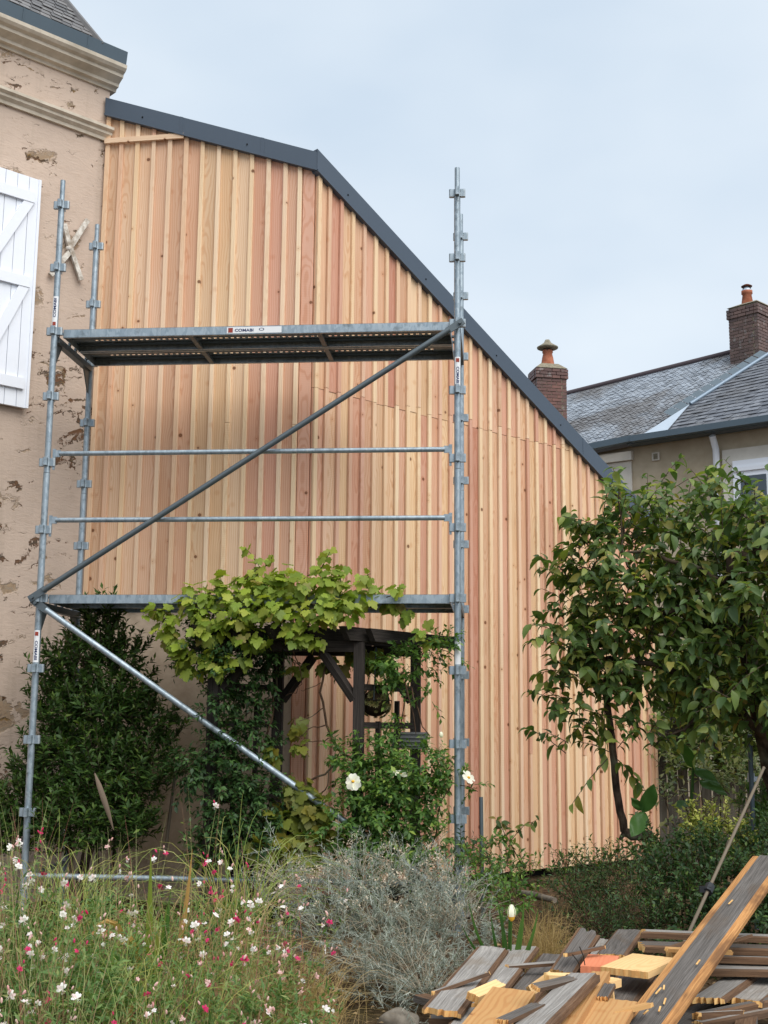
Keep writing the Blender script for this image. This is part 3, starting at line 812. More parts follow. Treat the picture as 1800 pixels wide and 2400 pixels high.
for a, b in ((1740, 1800), (1808, 1870)): wallN(a, b, zz1(1750, 1200), zz1(1750, 1118), .1205, .13, 'pane', M_glass, w_)
a = onN(1682, 1030); pipe = MB(); pipe.tube([Vector((a.x, a.y, zE_ - .2)) + nN * .3, Vector((a.x, a.y, zE_ - .45)) + nN * .12, Vector((a.x, a.y, .1)) + nN * .12], .07, 10); pipe.build('downpipe', M_white, hN, True)
# roofs
def quad_roof(q, nu, nv, name, base_mat, mat_, parent, single, th=.014, w_over=1.9, lift=.03, cutl=None):
    q00, q10, q11, q01 = q
    bl = lambda u, v: q00 * (1 - u) * (1 - v) + q10 * u * (1 - v) + q11 * u * v + q01 * (1 - u) * v
    nrm = (q10 - q00).cross(q01 - q00).normalized()
    if nrm.z < 0: nrm = -nrm
    mb = MB(); mb.prism([q00 - nrm * .02, q10 - nrm * .02, q11 - nrm * .02, q01 - nrm * .02], -nrm * .1); rf = mb.build(name, base_mat, parent)
    rr = random.Random(len(name) + nu)
    joined = MB(); cnt = 0
    for j in range(nv):
        for i in range(-1, nu):
            u0 = (i + (.5 if j % 2 else 0)) / nu; u1 = u0 + 1 / nu
            u0 = max(0, u0); u1 = min(1, u1)
            if u1 - u0 < .2 / nu: continue
            v0 = j / nv; v1 = min(1, v0 + w_over / nv); gp = .006 / max(1, (q10 - q00).length)
            a, b, c_, d_ = bl(u0 + gp, v0), bl(u1 - gp, v0), bl(u1 - gp, v1), bl(u0 + gp, v1)
            li = lift + rr.uniform(-.006, .012)
            mid = px_of((a + b) / 2)
            if single and -20 < mid[0] < 1830 and cnt < 300:
                slate_piece(rf, a, b, c_, d_, nrm, li, mat_, th=th); cnt += 1
            else:
                joined.add([a + nrm * li, b + nrm * li, c_ + nrm * .004, d_ + nrm * .004, a + nrm * (li - th), b + nrm * (li - th)], [(0, 1, 2, 3), (4, 5, 1, 0)])
    if joined.f: joined.build('slate_courses', mat_, rf, kind='stuff')
    return rf, bl, nrm
far = (onN(1060, 1119, -.25), onN(1640, 1000, -.25), onN(1780, 812, 3.6), onN(1065, 991, 3.6))
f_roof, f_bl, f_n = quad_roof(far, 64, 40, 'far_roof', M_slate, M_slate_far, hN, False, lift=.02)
rid = MB(); rid.tube([far[3] + f_n * .03, far[2] + f_n * .03], .07, 8); rid.build('ridge_cap', flat('dark_ridge', srgb(72, 62, 66), .7), f_roof, True)
near = (onN(1497, 1030, -.35), onN(2080, 944, -.35), onN(2300, 640, 3.4), onN(1930, 752, 3.4))
n_roof, n_bl, n_n = quad_roof(near, 26, 30, 'near_roof', M_slate, M_slate, hN, True, lift=.035)
cap = MB(); cap.tube([n_bl(.0, .27) + n_n * .05, n_bl(.0, 1) + n_n * .05], .045, 8); cap.build('hip_flashing', M_zinc_mid, n_roof, True)
fl = MB(); p0, p1, p2 = n_bl(0.005, .01), n_bl(.115, .01), n_bl(.004, .26); fl.prism([p0 + n_n * .05, p1 + n_n * .05, p2 + n_n * .05], n_n * .012); fl.build('valley_flashing', M_zinc_pale, n_roof)
for i in range(11):
    t0 = .18 + i * .048; a, b = n_bl(0, t0), n_bl(0, t0 + .043)
    side = (-dN * .8 + Z3 * .45).normalized() * .26; st = MB(); st.prism([a, b, b + side, a + side], nN * .03); st.build('cheek_slate', M_zinc, n_roof)
for nm, a, b, o_ in (('gutter', onN(1060, 1123, -.4), onN(1484, 1037, -.4), 0), ('gutter', onN(1484, 1038, -.45), onN(2080, 950, -.45), 0)):
    gt = MB(); gt.prism([a, a + nN * .16, a + nN * .16 + Z3 * .13, a + Z3 * .13], b - a); gt.build(nm, M_zinc, hN)
sf = MB(); a, b = onN(1484, 1046, -.1), onN(2080, 958, -.1); sf.prism([a + Z3 * -.02, a + nN * .32 + Z3 * -.02, a + nN * .32 + Z3 * .05, a + Z3 * .05], b - a); sf.build('soffit', M_zinc, hN)

def brick_chimney(name, label, px, D, ang, w, l, py_top, py_bot, mat_b):
    c = dep(px, py_top, D); z1 = c.z; z0 = dep(px, py_bot, D).z
    root = thing(name, label, 'chimney', (c.x, c.y, z0))
    ax = Vector((math.cos(ang), math.sin(ang), 0)); ay = Vector((-ax.y, ax.x, 0))
    o2 = Vector((c.x, c.y, 0)); R = Matrix((ax, ay, Z3)).transposed()
    mb = MB(); mb.box(o2 + Z3 * (z0 + z1) / 2, w - .03, l - .03, z1 - z0, R); mb.build('mortar_core', M_moss_mortar, root)
    bm = MB(); bm.box((0, 0, 0), 1, 1, 1); bme = bm.mesh('brick', mat_b)
    hC = .078; nC = int((z1 - z0) / hC); rr = random.Random(int(px))
    for k in range(nC):
        z = z0 + (k + .5) * hC; ext_ = .035 if k >= nC - 3 else 0.
        for (u, v_, lu, lv) in ((ax, ay, w, l), (ay, -ax, l, w), (-ax, -ay, w, l), (-ay, ax, l, w)):
            fx = lu + 2 * ext_; nbk = max(2, round(fx / .225)); bw = fx / nbk; off = 0 if k % 2 else bw / 2
            out = -v_
            for i in range(nbk + 1):
                x0 = max(-fx / 2, -fx / 2 + i * bw - off); x1 = min(fx / 2 - .1, -fx / 2 + (i + 1) * bw - off)
                if x1 - x0 < .05: continue
                cc = o2 + u * (x0 + x1) / 2 + out * (lv / 2 + ext_ - .05 + rr.uniform(-.004, .004)) + Z3 * z
                m = Matrix((u, v_, Z3)).transposed().to_4x4() @ Matrix.Diagonal((x1 - x0 - .014, .1, hC - .014, 1)); m.translation = cc
                link('brick', bme, root, m)
    cp = MB(); a = w / 2 + .02; b = l / 2 + .02
    cp.add([o2 + ax * x + ay * y + Z3 * z for x, y, z in ((-a, -b, z1 - .02), (a, -b, z1 - .02), (a, b, z1 - .02), (-a, b, z1 - .02), (-a * .55, -b * .55, z1 + .12), (a * .55, -b * .55, z1 + .12), (a * .55, b * .55, z1 + .12), (-a * .55, b * .55, z1 + .12))], [(3, 2, 1, 0), (4, 5, 6, 7), (0, 1, 5, 4), (1, 2, 6, 5), (2, 3, 7, 6), (3, 0, 4, 7)])
    cp.build('mortar_cap', M_moss_mortar, root)
    return root, o2, z1, ax, ay
ch, o2, z1, ax, ay = brick_chimney('brick_chimney', 'slim red brick chimney with mushroom cowl behind the metal roof edge', 1284, 29, .28, .72, .55, 868, 1062, M_brick)
pz = dep(1284, 822, 29).z
pt = MB(); pt.lathe(o2 + Z3 * (z1 + .05), [(.17, 0), (.165, .02), (.13, (pz - z1) * .55), (.105, pz - z1 - .1), (.125, pz - z1 - .08), (.12, pz - z1 - .02), (.09, pz - z1 - .02)], 16); pt.build('chimney_pot', M_terracotta, ch, True)
cw = MB(); cz = dep(1284, 818, 29).z; th_ = dep(1284, 795, 29).z - cz
cw.lathe(o2 + Z3 * cz, [(.0, .03), (.20, .02), (.245, .04), (.25, .065), (.16, .12), (.09, .17), (.05, th_ + .02), (.001, th_ + .03)], 18); cwo = cw.build('cowl', M_moss_mortar, ch, True)
for a in range(3):
    lg = MB(); q = Vector((math.cos(a * 2.1 + .4), math.sin(a * 2.1 + .4), 0)) * .11; lg.tube([o2 + q + Z3 * (pz - .02), o2 + q * 1.2 + Z3 * (cz + .04)], .012, 5); lg.build('cowl_leg', M_wire, cwo)
ch, o2, z1, ax, ay = brick_chimney('brick_chimney', 'stout brown brick chimney with two pots at the right edge', 1774, 29.2, .84, 1.30, .75, 728, 900, M_brick2)
for px_, py_, sc_, nm in ((1752, 680, 1., 'chimney_pot'), (1785, 712, .8, 'chimney_pot')):
    q = dep(px_, 720, 29.2 + (0 if sc_ == 1 else .4)); b = Vector((q.x, q.y, z1 + .02)); ht = dep(px_, py_, 29.2).z - b.z
    pt = MB(); pt.lathe(b, [(.16 * sc_, 0), (.15 * sc_, .05), (.105 * sc_, ht * .8), (.13 * sc_, ht * .84), (.13 * sc_, ht), (.09 * sc_, ht)], 14); po = pt.build(nm, M_terracotta, ch, True)
    if sc_ == 1:
        cz = dep(px_, 668, 29.2).z; cw = MB(); cw.lathe(Vector((b.x, b.y, cz)), [(.001, -.02), (.12, -.02), (.13, 0), (.06, .04), (.001, .06)], 14); cw.build('cowl_plate', M_rust, po, True)
        cn = MB(); cn.lathe(Vector((b.x, b.y, b.z + ht - .01)), [(.13, 0), (.12, .03), (.03, .14), (.001, .15)], 12); cn.build('cowl_cone', M_zinc_pale, po, True)
        for a in range(4):
            lg = MB(); qq = Vector((math.cos(a * 1.57 + .6), math.sin(a * 1.57 + .6), 0)) * .115; lg.tube([Vector((b.x, b.y, b.z + ht - .02)) + qq, Vector((b.x, b.y, cz)) + qq], .009, 4); lg.build('cowl_leg', M_wire, po)
# ------------------------------------------------------------------ scaffold
ZO = .25                                   # the numbering of the lugs starts on the base jacks
SCF = thing('scaffold_tower', 'galvanised steel scaffold bay with two perforated decks and diagonal braces', 'scaffold', (0, 0, 0))
LX, WY = 3.008, .828
def text_mesh(txt, size, material):
    cu = bpy.data.curves.new('lettering', 'FONT'); cu.body = txt; cu.size = size; cu.align_x = 'CENTER'; cu.align_y = 'CENTER'; cu.offset = size * .025
    ob = bpy.data.objects.new('lettering', cu); COL.objects.link(ob)
    dg = bpy.context.evaluated_depsgraph_get()
    me = bpy.data.meshes.new_from_object(ob.evaluated_get(dg)); me.materials.clear(); me.materials.append(material)
    bpy.data.objects.remove(ob); bpy.data.curves.remove(cu)
    return me
lug = MB()
lug.tube([(0, 0, -.028), (0, 0, .028)], .0275, 10)
for ax_, ay_ in ((1, 0), (-1, 0), (0, 1), (0, -1)):
    c = Vector((ax_ * .045, ay_ * .045, 0)); p = []
    t = Vector((-ay_, ax_, 0)); a = Vector((ax_, ay_, 0))
    poly = [a * .024 + t * .016, a * .052 + t * .016, a * .06 + t * .009, a * .06 - t * .009, a * .052 - t * .016, a * .024 - t * .016]
    lug.prism([q - Z3 * .029 for q in poly], Z3 * .058)
lug_me = lug.mesh('lug', M_galv, False)
mark_me = text_mesh('COMABI', .030, M_ink)
poles = {}
def standard(x, y, key, ztop):
    mb = MB()
    mb.tube([(x, y, .02), (x, y, 2.92 + ZO)], .0245, 14)
    mb.tube([(x, y, 2.923 + ZO), (x, y, ztop - .2)], .0235, 14)
    mb.tube([(x, y, ztop - .2), (x, y, ztop)], .019, 12)
    o = mb.build('standard', M_galv, SCF, True)
    for e in o.data.polygons: e.use_smooth = len(e.vertices) == 4
    for k in range(10):
        z = 5.0 - .5 * k + ZO
        q = bpy.data.objects.new('lug', lug_me); COL.objects.link(q); q.parent = o; q.location = (x, y, z)
    j = MB(); j.box((x, y, .008), .15, .15, .01); j.tube([(x, y, .012), (x, y, .3)], .018, 8); j.tube([(x, y, .16), (x, y, .2)], .034, 8); j.build('base_jack', M_galv, o)
    poles[key] = o
    return o
standard(0, 0, 'fl', 5.2 + ZO); standard(LX, 0, 'fr', 5.2 + ZO); standard(0, WY, 'bl', 5.19 + ZO); standard(LX, WY, 'br', 5.19 + ZO)
def sticker(key, x, zc, length, flip, worn=False):
    """paper label wrapped on the camera side of a standard"""
    mb = MB(); a0 = -math.pi / 2 - YAW; r = .0252
    for i in range(6):
        for z in (zc - length / 2, zc + length / 2):
            a = a0 + (i - 2.5) * .36; mb.v.append(Vector((x + r * math.cos(a), r * math.sin(a), z)))
    for i in range(5): mb.f.append([2 * i, 2 * i + 2, 2 * i + 3, 2 * i + 1]); mb.mi.append(0)
    st = mb.build('sticker', M_sticker, poles[key], True)
    if worn: return
    dx = Vector((math.cos(YAW), -math.sin(YAW), 0)); nrm = Vector((dx.y, -dx.x, 0))
    X = Z3 if not flip else -Z3; Y = -dx if not flip else dx
    L = Matrix((X, Y, nrm)).transposed().to_4x4(); L = L @ Matrix.Diagonal((length / .19, 1, 1, 1)) if False else L
    L.translation = Vector((x, 0, zc + (.03 if not flip else -.03))) + nrm * .0262
    t = bpy.data.objects.new('lettering', mark_me); COL.objects.link(t); t.parent = st; t.matrix_local = L @ Matrix.Diagonal(((length - .075) / .125, .9, 1, 1))
    rb = MB(); c = Vector((x, 0, zc + (-1 if not flip else 1) * (length / 2 - .025))) + nrm * .0258
    rb.add([c + dx * sx * .012 + Z3 * sz * .014 for sx, sz in ((-1, -1), (1, -1), (1, 1), (-1, 1))], [(0, 1, 2, 3)]); rb.build('emblem', M_red, st)
zA = lambda x, py: zl(x, -.025, py)
def stick(key, x, py0, py1, flip, worn=False):
    z1, z0 = zA(x, py0), zA(x, py1); sticker(key, x, (z0 + z1) / 2, z1 - z0, flip, worn)
stick('fl', 0, 694, 766, False); stick('fl', 0, 1477, 1552, True); stick('fr', LX, 836, 903, True); stick('fr', LX, 1503, 1557, True, True)
# decks: two perforated steel planks per level
def deck(z, lower):
    for k in range(2):
        y0 = .035 + k * .385; y1 = y0 + .37; x0, x1 = .055, LX - .055
        nxh, cols = int((x1 - x0) / .022), []
        mb = MB(); rows = [y0, y0 + .06, y0 + .072, y0 + .084, y0 + .104, y0 + .116, y0 + .136, y0 + .148, y0 + .22, y0 + .232, y0 + .252, y0 + .264, y0 + .284, y0 + .296, y1]
        hole_r = {2: 0, 4: 1, 6: 0, 8: 0, 10: 1, 12: 0}
        hole_rows = {3: 0, 5: 1, 9: 0, 11: 1}
        xs_ = [x0 + (x1 - x0) * i / nxh for i in range(nxh + 1)]
        kk = len(mb.v)
        for y in rows:
            for x in xs_: mb.v.append(Vector((x, y, z)))
        w_ = nxh + 1
        for j in range(len(rows) - 1):
            for i in range(nxh):
                edge = i < 6 or i > nxh - 7 or abs(i - nxh // 3) < 2 or abs(i - 2 * nxh // 3) < 2
                if j in hole_rows and i % 2 == hole_rows[j] and not edge: continue
                mb.f.append([kk + j * w_ + i, kk + j * w_ + i + 1, kk + (j + 1) * w_ + i + 1, kk + (j + 1) * w_ + i]); mb.mi.append(0)
        pk = mb.build('deck_plank', M_galv, SCF)
        fl_ = MB()
        for yy, s in ((y0, 1), (y1, -1)):
            fl_.box(((x0 + x1) / 2, yy + s * .002, z - .031), x1 - x0, .004, .060); fl_.box(((x0 + x1) / 2, yy + s * .013, z - .062), x1 - x0, .022, .003)
        fl_.box((x0, (y0 + y1) / 2, z - .03), .004, y1 - y0 - .01, .058); fl_.box((x1, (y0 + y1) / 2, z - .03), .004, y1 - y0 - .01, .058)
        fl_.build('side_flange', M_galv, pk)
        for yy in (y0 + .03, y0 + .185, y1 - .03):
            rb = MB(); rb.box(((x0 + x1) / 2, yy, z - .012), x1 - x0 - .02, .03, .018); rb.build('rib', M_galv_dark, pk)
        for xx in (x0 + (x1 - x0) / 3, x0 + (x1 - x0) * 2 / 3):
            st = MB(); st.bar((xx, y0 + .01, z - .05), (xx, y1 - .01, z - .05), .035, .022); st.build('stiffener', M_galv_dark, pk)
        for xx, s in ((x0, -1), (x1, 1)):
            for yy in (y0 + .06, y1 - .06):
                hk = MB(); hk.box((xx + s * .03, yy, z - .015), .07, .035, .012); hk.box((xx + s * .06, yy, z - .035), .012, .035, .04); hk.build('hook', M_galv_dark, pk)
        if k == 0 and not lower:
            xa, xb = at(532, 768, .033).x, at(660, 768, .033).x
            s_ = MB(); s_.add([(xa, y0 - .002, z - .056), (xb, y0 - .002, z - .056), (xb, y0 - .002, z - .008), (xa, y0 - .002, z - .008)], [(0, 1, 2, 3)]); so = s_.build('sticker', M_sticker, pk)
            e_ = MB(); e_.add([(xa + .01, y0 - .003, z - .05), (xa + .045, y0 - .003, z - .05), (xa + .045, y0 - .003, z - .014), (xa + .01, y0 - .003, z - .014)], [(0, 1, 2, 3)]); e_.build('emblem', M_red, so)
            t = bpy.data.objects.new('lettering', mark_me); COL.objects.link(t); t.parent = so
            L = Matrix(((1, 0, 0), (0, 0, 1), (0, -1, 0))).transposed().to_4x4(); L = Matrix(((1, 0, 0, 0), (0, 0, -1, 0), (0, 1, 0, 0), (0, 0, 0, 1)))
            L.translation = Vector((xa + .13, y0 - .0035, z - .034)); t.matrix_local = L @ Matrix.Diagonal((1.25, 1.0, 1, 1))
            ring = MB(); n_ = 16; c = Vector((xa + .26, y0 - .003, z - .028))
            for i in range(n_):
                a = 2 * math.pi * i / n_
                for r in (.7, 1.0): ring.v.append(c + Vector((math.cos(a) * .02 * r, 0, math.sin(a) * .011 * r)))
            for i in range(n_): ring.f.append([2 * i, 2 * i + 1, 2 * ((i + 1) % n_) + 1, 2 * ((i + 1) % n_)]); ring.mi.append(0)
            ring.build('printed_ring', M_ink, so)
deck(4.025 + ZO, False); deck(2.03 + ZO, True)
chip = MB(); q = at(985, 752, .06); chip.box((q.x, .1, 4.025 + ZO + .009), .07, .03, .01); tag(chip.build('wood_chip', M_cut), 'tiny pale wood chip left on the upper scaffold deck', 'wood chip')
# end frames: transoms with gussets
for x in (0, LX):
    for z in (3.945 + ZO, 1.95 + ZO):
        t = MB(); t.bar((x, .03, z), (x, WY - .03, z), .05, .045); to = t.build('transom', M_galv_dark, SCF)
        for y_, s in ((.028, 1), (WY - .028, -1)):
            gsr = MB(); gsr.prism([(x - .005, y_, z - .02), (x - .005, y_ + s * .14, z - .02), (x - .005, y_ + s * .012, z - .2), (x - .005, y_, z - .2)], (.01, 0, 0)); gsr.build('gusset', M_galv_dark, to)
# guard rails with wedge blades
def rail(z, y=0.):
    mb = MB(); mb.tube([(.09, y, z), (LX - .09, y, z)], .0185, 12); o = mb.build('guard_rail', M_galv, SCF, True)
    for x, s in ((.05, 1), (LX - .05, -1)):
        b = MB(); b.box((x + s * .022, y, z), .05, .014, .05); b.prism([(x - .012, y - .006, z + .035), (x + .012, y - .006, z + .035), (x + .008, y - .006, z - .12), (x - .008, y - .006, z - .12)], (0, .012, 0)); b.build('wedge_blade', M_galv, o)
rail(3.065 + ZO); rail(2.57 + ZO)
lb = MB(); lb.tube([(.05, 0, .07 + ZO), (LX - .05, 0, .07 + ZO)], .02, 12); lb.build('base_ledger', M_galv, SCF, True)
for x in (0, LX):
    e = MB(); e.tube([(x, .04, .07 + ZO), (x, WY - .04, .07 + ZO)], .02, 10); e.build('base_ledger', M_galv, SCF, True)
def brace(a, b, bm=None):
    a = Vector(a); b = Vector(b); d = (b - a).normalized(); mb = MB()
    mb.tube([a + d * .09, b - d * .09], .0215, 12); o = mb.build('brace', bm or M_galv_dark, SCF, True)
    for p, s in ((a, 1), (b, -1)):
        e = MB(); e.bar(p - d * s * .03, p + d * s * .11, .05, .012, Vector((0, 1, 0))); e.tube([p + Vector((0, -.03, 0)), p + Vector((0, .05, 0))], .013, 8); e.build('pinned_end', M_galv_dark, o)
pz = lambda x, py: zl(x, -.06, py)
brace((-.03, -.06, pz(0, 1400)), (LX + .02, -.06, pz(LX, 757)))
brace((-.01, -.035, pz(0, 1412)), (LX - .02, -.06, pz(LX, 2108)), M_galv)

# ------------------------------------------------------------------ black timber arbor under the lower deck
U = Vector((.55, .835, 0)).normalized()
RF = at(841, 1650, .12); RF.z = 0; LF = at(500, 1650, .06); LF.z = 0
RB = RF + U * .66; LB = LF + U * .66
ztop = zl(RF.x, RF.y, 1506)
arb = thing('garden_arbor', 'black stained timber arbor standing under the lower scaffold deck', 'arbor', (RF + LF) / 2)
PW = .075
def plank_part(name, a, b, w, h, up, material, parent, cut=0.):
    """timber with its grain along local z"""
    a = Vector(a); b = Vector(b); d = (b - a).normalized(); L = (b - a).length
    x = d.cross(up).normalized(); y = d.cross(x).normalized()
    mb = MB()
    if cut: mb.prism([(-w / 2, h / 2, 0), (-w / 2, -h / 2, cut), (-w / 2, -h / 2, L - cut), (-w / 2, h / 2, L)] if False else [(-w / 2, -h / 2, 0), (-w / 2, h / 2, cut), (-w / 2, h / 2, L - cut), (-w / 2, -h / 2, L)], (w, 0, 0))
    else: mb.box((0, 0, L / 2), w, h, L)
    m = Matrix((x, y, d)).transposed().to_4x4(); m.translation = a
    return link(name, mb.mesh(name, material), parent, m)
for P in (RF, RB, LF, LB): plank_part('post', P, P + Z3 * ztop, PW, PW, Vector((0, 1, 0)), M_arbor, arb)
ax_ = (RF - LF).normalized()
for a, b in ((LF, RF), (LB, RB)): plank_part('beam', a - ax_ * .16 + Z3 * (ztop - .03), b + ax_ * .02 + Z3 * (ztop - .03), .05, .075, Z3, M_arbor, arb)
for k in range(5):
    p = LF + (RF - LF) * (k / 4) + Z3 * (ztop + .055)
    if k == 4: p = p + ax_ * .01
    plank_part('rafter', p - U * .22, p + U * .98, .05, .095, Z3, M_arbor, arb, .07)
p = RF + ax_ * .12 + Z3 * (ztop + .05)
plank_part('rafter', p - U * .10, p + U * 1.02, .05, .09, Z3, M_arbor, arb, .06)
for a, b, s in ((LF, RF, 1), (LB, RB, 1)):
    plank_part('knee_brace', b - ax_ * .03 + Z3 * (ztop - .40), b - ax_ * .26 + Z3 * (ztop - .07), .05, .06, U, M_arbor, arb)
    plank_part('knee_brace', a + ax_ * .03 + Z3 * (ztop - .40), a + ax_ * .26 + Z3 * (ztop - .07), .05, .06, U, M_arbor, arb)
for a in (RF, LF):
    for z in (zl(RF.x, RF.y, 1610), zl(RF.x, RF.y, 1700), zl(RF.x, RF.y, 1790), zl(RF.x, RF.y, 1880)):
        plank_part('rung', a + Z3 * z + U * .03, a + Z3 * z + U * .63, .024, .045, Z3, M_arbor, arb)
    for t in (.33, .66):
        z1_ = zl(RF.x, RF.y, 1690 if t < .5 else 1640)
        plank_part('slat', a + U * (.66 * t) + Z3 * .1, a + U * (.66 * t) + Z3 * z1_, .035, .02, U, M_arbor, arb)
# hanging basket with houseleeks
bc = at(880, 1648, .30)
bsk = thing('hanging_basket', 'wire hanging basket of houseleeks beside the arbor post', 'hanging basket', bc)
b_ = MB()
for i in range(9):
    a = math.pi * 2 * i / 9; b_.tube([bc + Vector((math.cos(a) * .115 * math.sin(t), math.sin(a) * .115 * math.sin(t), .03 - .125 * math.cos(math.pi / 2 - t) * .9 if False else .02 - .105 * math.cos(t))) for t in (.1, .5, .9, 1.25, 1.57)], .0022, 4)
for rr_ in (.115, .09):
    b_.tube([bc + Vector((math.cos(a) * rr_, math.sin(a) * rr_, .02 if rr_ > .1 else -.04)) for a in np.linspace(0, 6.283, 17)], .003, 4)
b_.build('wire_frame', M_wire, bsk)
b_ = MB(); b_.ball(bc - Z3 * .0, .105, 14, 8, .92); b_.build('moss_ball', flat('dark_moss', srgb(46, 36, 26), .95, .1, 0, .4, 30, .8), bsk, True)
rs = RNG; ros = []
tplr = rhomb_tpl(.55, .12, -.15)
P_, R_, S_ = [], [], []
for d in rdir(60):
    if d[1] > .55: continue
    c = np.array(bc) + d * .104 * np.array([1, 1, .95])
    base = rdir(1)[0]; sz = RNG.uniform(.018, .036)
    x = np.cross(d, base); x /= np.linalg.norm(x); y = np.cross(d, x)
    for ring_, el, k in ((1., .35, 9), (.7, .9, 6)):
        for i in range(k):
            a = 2 * math.pi * i / k + ring_
            v = (x * math.cos(a) + y * math.sin(a)) * math.cos(el) + d * math.sin(el)
            P_.append(c); R_.append((v, d)); S_.append(sz * ring_)
V_, F_ = scatter(tplr, np.array(P_), frames(np.array([r[0] for r in R_]), np.array([r[1] for r in R_])), np.array(S_))
o = link('rosettes', np_mesh('rosettes', V_ - np.array(bc), F_, M_succ), bsk, Matrix.Translation(bc)); o['kind'] = 'stuff'
for i in range(3):
    a = 2.1 * i + .5; c_ = MB(); c_.tube([bc + Vector((math.cos(a) * .11, math.sin(a) * .11, .02)), bc + Vector((0, 0, ztop - bc.z - .02))], .0035, 4); c_.build('chain', M_galv_dark, bsk)
# grey ribbed trough on the back rung
q = at(955, 1732, .62); tr = thing('planter_trough', 'grey ribbed planter trough half hidden behind rose leaves', 'planter', q)
b_ = MB(); b_.prism([q + Vector((-.13, -.06, .05)), q + Vector((.15, -.06, .05)), q + Vector((.13, -.05, -.07)), q + Vector((-.11, -.05, -.07))], (0, .13, 0)); b_.build('body', M_grey_plastic, tr)
for k in range(4):
    r_ = MB(); r_.box(q + Vector((.01, -.064, .04 - k * .028)), .27 - k * .012, .012, .01); r_.build('rib', M_grey_plastic, tr)

# ------------------------------------------------------------------ stakes, posts, fence
def pole(name, label, cat, pts, r, material, n=8, extra=None):
    mb = MB(); mb.tube(pts, r, n); o = mb.build(name, material, None, True); tag(o, label, cat); return o
a = at(1131, 1868, 0.0); pole('iron_stake', 'short grey metal stake standing before the timber wall', 'stake', [(a.x, a.y, -.1), (a.x - .01, a.y, a.z)], .013, M_galv_dark)
a, b = dep(1757, 1722, 8.6), dep(1766, 1985, 8.6)
pl_ = thing('steel_post', 'slim grey steel post with a coupler under the fruit tree', 'post', (b.x, b.y, 0))
mb = MB(); mb.tube([(b.x, b.y, -.05), tuple(a)], .017, 10); mb.build('tube', M_zinc, pl_, True)
mb = MB(); c_ = a.lerp(b, .38); mb.tube([c_ - Z3 * .03, c_ + Z3 * .03], .026, 8); mb.box(c_ + Vector((.03, -.01, -.01)), .05, .02, .03); mb.build('coupler', M_zinc_pale, pl_)
a, b = dep(1640, 2130, 6.4), dep(1790, 1800, 7.6)
cn = thing('bamboo_cane', 'long bamboo cane leaning behind the upright plank', 'cane', (a.x, a.y, 0))
mb = MB(); n_ = 9; pts = []; rad = []
d_ = (b - a)
for i in range(n_ + 1):
    for k, r_ in ((-.004, .0095), (0, .0115), (.004, .0095)): pts.append(a + d_ * (-.35 + 1.35 * i / n_) + d_.normalized() * k); rad.append(r_)
mb.tube(pts, rad, 8); mb.build('cane', M_bamboo, cn, True)
c_ = a + d_ * .12; mb = MB(); mb.tube([c_ - d_.normalized() * .03, c_ + d_.normalized() * .03], .026, 8); mb.box(c_ + Vector((-.02, -.01, .0)), .06, .03, .03); mb.build('clamp', M_black, cn)
a, b = at(388, 1990, .55), at(412, 1800, .75)
pole('wooden_stick', 'pale wooden stick leaning on the plaster below the deck', 'stick', [(a.x - .04, a.y, -.05), tuple(a), tuple(b)], [.014, .014, .011], M_bamboo)
# dry curved sheath leaning in the dark shrub
def ribbon(pts, widths, nrm, curl=.3):
    mb = MB(); k = 0
    for i, (p, w) in enumerate(zip(pts, widths)):
        p = Vector(p); d = (Vector(pts[min(i + 1, len(pts) - 1)]) - Vector(pts[max(i - 1, 0)])).normalized(); x = d.cross(nrm).normalized()
        mb.v += [p - x * w / 2, p + nrm * w * curl, p + x * w / 2]
        if i:
            b = 3 * i; mb.f += [[b - 3, b - 2, b + 1, b], [b - 2, b - 1, b + 2, b + 1]]; mb.mi += [0, 0]
    return mb
mb = ribbon([at(222, 1812, -.02), at(232, 1840, -.04), at(243, 1872, -.05), at(254, 1905, -.04), at(266, 1945, -.02)], [.008, .034, .04, .03, .006], Vector((.3, -1, 0)).normalized(), .45)
tag(mb.build('dry_sheath', flat('dry_sheath', srgb(112, 98, 84), .7, .2, 0, .25), None, True), 'dry grey-brown leaf sheath caught in the dark shrub', 'dead leaf')
# weathered paling fence behind the tree
fa, fb = on(1535, 1800, C + d2 * (L2 + .2), n1), dep(2600, 1820, 12.2)
fa.z = 0; fb.z = 0; fd = (fb - fa).normalized(); fnn = Vector((fd.y, -fd.x, 0))
fen = thing('paling_fence', 'weathered grey paling fence behind the fruit tree', 'fence', (fa + fb) / 2)
nfb = int((fb - fa).length / .115)
fr = random.Random(8)
for i in range(nfb):
    p = fa + fd * (.115 * (i + .5)); h_ = 1.55 + fr.uniform(-.04, .04)
    b_ = MB(); b_.prism([(-.05, 0, 0), (.05, 0, 0), (.05, 0, h_ - .03), (0, 0, h_), (-.05, 0, h_ - .03)], (0, .018, 0))
    m = Matrix((fd, -fnn, Z3)).transposed().to_4x4(); m = m @ Matrix.Rotation(fr.uniform(-.012, .012), 4, 'Y'); m.translation = p
    link('paling', b_.mesh('paling', M_fence), fen, m)
for z in (.4, 1.2):
    b_ = MB(); b_.bar(fa - fnn * .04 + Z3 * z, fb - fnn * .04 + Z3 * z, .04, .07); b_.build('rail', M_fence, fen)
